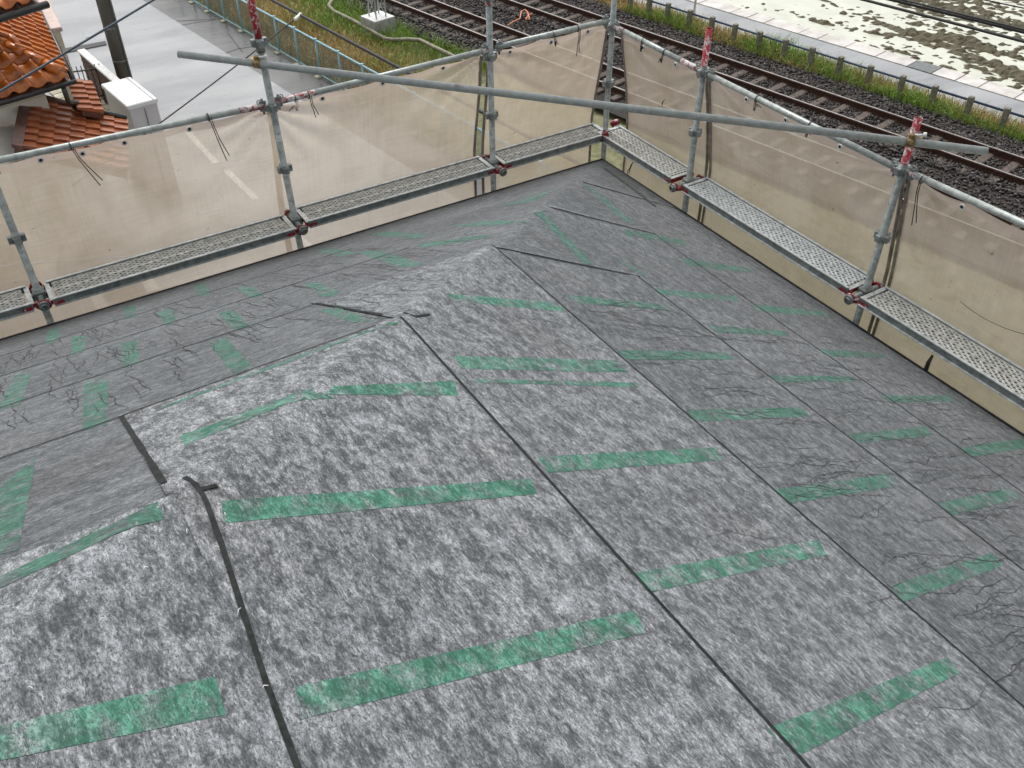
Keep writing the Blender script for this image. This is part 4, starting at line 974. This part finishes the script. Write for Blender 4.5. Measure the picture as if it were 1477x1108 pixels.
# bracket arms through the posts
def bracket(P, inn, label):
    c = Vector((P(PZ - .04).x, P(PZ - .04).y, PZ - .035)); inn = Vector(inn); T = thing('plank_bracket', tuple(c), label, 'bracket', 'brackets carrying the planks')
    bm = BM(); tube(bm, c - inn*.17, c + inn*.185, .021, 14, hollow=.03); mesh_obj('arm', bm, M['galv'], T)
    bm = BM(); tube(bm, c + inn*.15, c + inn*.172, .034, 14); mesh_obj('end_ring', bm, M['galvdark'], T)
    bm = BM(); s = inn.cross(UP)
    for e in (-1, 1): box(bm, c + inn*.125 + s*(e*.035) + UP*.0, (.038, .03, .036), (inn, s, UP), .008)
    torus(bm, c + inn*.135, inn, .028, .007, 14, 6); mesh_obj('red_hook', bm, M['red'], T)
    bm = BM(); torus(bm, c - inn*.12, inn, .032, .010, 14, 6); mesh_obj('red_hook', bm, M['red'], T)
    bm = BM(); box(bm, c + UP*.01, (.09, .075, .075), (inn, s, UP), .012); mesh_obj('wedge_head', bm, M['galvdark'], T)
for nm, inn, l in (('L0', (0, -1, 0), 'red hooked bracket on the post at the left edge'), ('A', (0, -1, 0), 'red hooked bracket at the foot of the post under the pipe left end'), ('B', (0, -1, 0), 'red hooked bracket on the post left of the corner'), ('C', (-1, 0, 0), 'red hooked bracket on the post right of the corner'), ('D', (-1, 0, 0), 'red hooked bracket on the nearest right hand post')):
    bracket(POSTS[nm], inn, l)
c = pK(PZ); T = thing('plank_bracket', (c.x, c.y, PZ - .03), 'red bracket at the far corner post where two planks meet', 'bracket', 'brackets carrying the planks')
bm = BM(); box(bm, (c.x - .10, c.y - .13, PZ - .0), (.05, .05, .07), bev=.01); mesh_obj('red_hook', bm, M['red'], T)
bm = BM(); box(bm, (c.x + .12, c.y + .02, PZ + .01), (.09, .04, .05), bev=.01); mesh_obj('red_hook', bm, M['red'], T)
bm = BM(); tube(bm, (c.x, c.y - .2, PZ - .04), (c.x, c.y + .15, PZ - .04), .02, 12); tube(bm, (c.x - .2, c.y, PZ - .04), (c.x + .15, c.y, PZ - .04), .0195, 12); mesh_obj('arm', bm, M['galvdark'], T)
# the long loose pipe across the corner
pa = meet(372, 92, (0, 1, 0), -.055); pd = meet(1313, 205, (1, 0, 0), -.055); dd = (pd - pa).normalized()
def along(px):
    # walk along the pipe until it is seen at this column
    lo, hi = -3.0, 9.0
    for _ in range(60):
        m_ = (lo + hi)/2; v = pa + dd*m_ - CAM; x = PW/2 + FPX*v.dot(_r)/v.dot(_f)
        lo, hi = (m_, hi) if x < px else (lo, m_)
    return pa + dd*lo
e0, e1 = along(258), along(1424)
bm = BM(); tube(bm, e0, e1, R0, 24, hollow=.12); tag(mesh_obj('long_pipe', bm, M['galvpipe']), 'long loose galvanised pipe slung across the corner between two posts', 'pipe')
def clamp(c, pdir, wdir, label):
    c = Vector(c); T = thing('pipe_clamp', tuple(c), label, 'clamp', 'rusty clamps holding the long pipe')
    inn = Vector(wdir)
    bm = BM(); tube(bm, c - dd*.024, c + dd*.024, R0 + .007, 18); mesh_obj('pipe_collar', bm, M['gold'], T)
    q = c - inn*.055; bm = BM(); tube(bm, q - UP*.024, q + UP*.024, R0 + .007, 18); mesh_obj('post_collar', bm, M['gold'], T)
    s = dd; bm = BM(); tube(bm, c + UP*.04 - dd*.02, c + UP*.055 + dd*.07, .008, 8); tube(bm, c + UP*.055 + dd*.06, c + UP*.057 + dd*.078, .014, 6); mesh_obj('bolt', bm, M['whitecon'], T)
    bm = BM(); box(bm, c + UP*.035, (.04, .03, .035), (dd, dd.cross(UP).normalized(), UP), .005); mesh_obj('hinge_block', bm, M['gold'], T)
clamp(pa, None, (0, -1, 0), 'rusty clamp gripping the long pipe at the left post'); clamp(pd, None, (-1, 0, 0), 'rusty clamp gripping the long pipe at the right post')

# mesh sheets
EYE = None
def sheet(A, B, out, label, eyes, cords, lo=3.6, gapA=.02, gapB=.02, fold=(1, 1), roll=(False, False), zt=GZ, za=GZ, zb=GZ):
    """A,B plan points on the wall line"""
    global EYE
    A, B, out = Vector(A), Vector(B), Vector(out); d = (B - A).normalized(); A = A + d*gapA; B = B - d*gapB; L = (B - A).length
    T = thing('mesh_sheet', (A.x, A.y, lo), label, 'mesh sheet', 'beige scaffold mesh sheets'); nu, nz = int(L/.03) + 1, 72; sd = random.uniform(0, 90)
    V, UV = [], []; H = zt - lo
    def pos(u, vv):
        s = u/L; z = zt - vv; dz = (za + (zb - za)*s - zt)*max(0, 1 - vv/.8)
        sag = .034 + .016*abs(math.sin(math.pi*u/.45)) if vv < 2 else 0
        top = max(0, 1 - vv/.9)
        y = .045 + .145*min(1, vv/.85)
        # folds fanning out from the tied top corners
        dy = 0
        for e, uu in ((fold[0], u), (fold[1], L - u)):
            if e:
                ang = math.atan2(vv + .02, uu + .02); rr = math.hypot(vv, uu); dy += e*.016*math.sin(ang*17 + sd)*math.exp(-((rr - .28)/.36)**2)
        dy += .010*noise.noise(Vector((u*1.7, z*1.1, sd))) + .005*noise.noise(Vector((u*4.5, z*2.2, sd + 4))) + .006*math.sin(math.pi*2*u/.45)*top
        p = A + d*u + out*(y + dy); return Vector((p.x, p.y, z + dz - sag*max(0, 1 - vv/.6)))
    for i in range(nu+1):
        for j in range(nz+1):
            u = L*i/nu; vv = H*(j/nz)**1.5; p = pos(u, vv); V.append(p[:]); UV.append((u, vv))
    idx = np.arange((nu+1)*(nz+1)).reshape(nu+1, nz+1); F = np.stack([idx[:-1, :-1], idx[1:, :-1], idx[1:, 1:], idx[:-1, 1:]], -1).reshape(-1, 4)
    o = np_mesh('cloth', V, F, M['sheet'], T, smooth=True); ul = o.data.uv_layers.new(name='uv'); li = np.zeros(len(o.data.loops), int); o.data.loops.foreach_get('vertex_index', li); ul.data.foreach_set('uv', np.array(UV)[li].ravel())
    for k, u in enumerate((0, L)):
        if roll[k]:
            bm = BM(); path_tube(bm, [pos(u, H*t) + out*.004 for t in np.linspace(0, 1, 30)], .013, 8); mesh_obj('rolled_edge', bm, M['hem'], T)
    for u in eyes:
        p = pos(u, .035) - out*.006; bm = BM(); torus(bm, p, out, .0155, .0055, 16, 6); e_ = mesh_obj('eyelet', bm, M['white'], T)
        bm = BM(); tube(bm, p - out*.001, p + out*.002, .012, 12); mesh_obj('eyelet_hole', bm, M['cord'], T)
    for (u, l, sw) in cords:
        p = pos(u, .0) ; c0 = A + d*u; r = Vector((c0.x, c0.y, za + (zb - za)*u/L)); bm = BM(); 
        torus(bm, r, d, .026, .0035, 14, 5)
        for q, e in ((0, 1), (.012, .9)):
            path_tube(bm, [r - out*.028 + d*q, r - out*.03 - UP*.08 + d*(q + sw*.02), r - out*.02 - UP*(l*.55*e) + d*(q + sw*.05), r - out*.01 - UP*(l*e) + d*(q*2 + sw*.10)], .0032, 5)
        mesh_obj('tie_cord', bm, M['cord'], T)
P2 = lambda v: (v.x, v.y, 0)
sheet((-7.2, 0, 0), P2(pA(GZ)), (0, 1, 0), 'mesh sheet at the left edge with long drooping black cords', (7.2-4.5, 7.2-3.98, 7.2-3.55, 7.2 - 4.25), ((7.2-4.31, .30, 1), (7.2-3.42, .33, .6)), fold=(0, 1), gapA=0, gapB=-.02, za=6.985, zb=6.902)
sheet(P2(pA(GZ)), P2(pB(GZ)), (0, 1, 0), 'long mesh sheet behind the pipe with fan folds at both ends', (.42, .9, 1.42), ((.30, .17, .3), (.20, .08, -.6)), fold=(1.3, 1.2), roll=(False, True), gapA=-.03, gapB=.055, za=6.902, zb=6.932)
sheet(P2(pB(GZ)), (0, 0, 0), (0, 1, 0), 'short stained mesh sheet left of the corner post', (.2, .58, .95), ((.56, .10, .3), (.80, .22, 0)), fold=(.7, .5), roll=(True, True), gapB=.03, za=6.932, zb=6.955)
sheet((0, 0, 0), P2(pC(GZ)), (1, 0, 0), 'short mesh sheet right of the corner post with dark scuffs', (.3, .7), ((.35, .06, 0), (.62, .10, -.6)), fold=(.5, .5), roll=(True, True), gapA=.05, gapB=.012, za=6.906, zb=6.884)
sheet(P2(pC(GZ)), P2(pD(GZ)), (1, 0, 0), 'mesh sheet between the two red topped posts', (.4, .8, 1.3), ((.55, .05, .3), (1.06, .07, 0)), fold=(.4, .4), roll=(True, True), gapA=.03, gapB=.012)
sheet(P2(pD(GZ)), (0, -7.4, 0), (1, 0, 0), 'mesh sheet at the right edge with a long hair crack', (.4, .9), ((.12, .3, .3),), fold=(.5, 0), roll=(True, False), gapA=.03, za=6.884, zb=6.985)
# small marks on the sheets
def smear(px, py, l, w0, a, wall, m='stain'):
    c = meet(px, py, (1, 0, 0) if wall == 'R' else (0, 1, 0), .165); al = Vector((0, -1, 0)) if wall == 'R' else Vector((1, 0, 0)); o = Vector((-1, 0, 0)) if wall == 'R' else Vector((0, -1, 0))
    dr = (al*math.cos(a) + UP*math.sin(a)); n = al*-math.sin(a) + UP*math.cos(a); return c + o*.012, dr, n, o
wire('hair_crack', meet(1385, 435, (1, 0, 0), .15), meet(1477, 482, (1, 0, 0), .15), .0016, M['cord'], 'thin dark thread across the right edge mesh sheet', .03)
wire('white_thread', meet(0, 384, (0, 1, 0), -.03), meet(230, 366, (0, 1, 0), .1), .0018, M['white'], 'fine white thread stretched over the left edge plank', .0)
for px, py, l, r_, lab in ((912, 240, .10, .013, 'dark sealant smear low on the short right corner sheet'), (908, 246, .05, .007, 'small dark smear beside the larger one below the corner plank'), (958, 148, .045, .008, 'dark scuff high on the short right corner sheet')):
    p = meet(px, py, (1, 0, 0), .17 if py > 200 else .12); bm = BM(); dv = Vector((0, -.35, 1)).normalized()
    path_tube(bm, [p - dv*l - Vector((.008, 0, 0)), p + Vector((-.012, .008, 0)), p + dv*l*.8 - Vector((.008, 0, 0))], [.002, r_*.6, .002], 6); tag(mesh_obj('sealant_smear', bm, M['stain']), lab, 'smear')
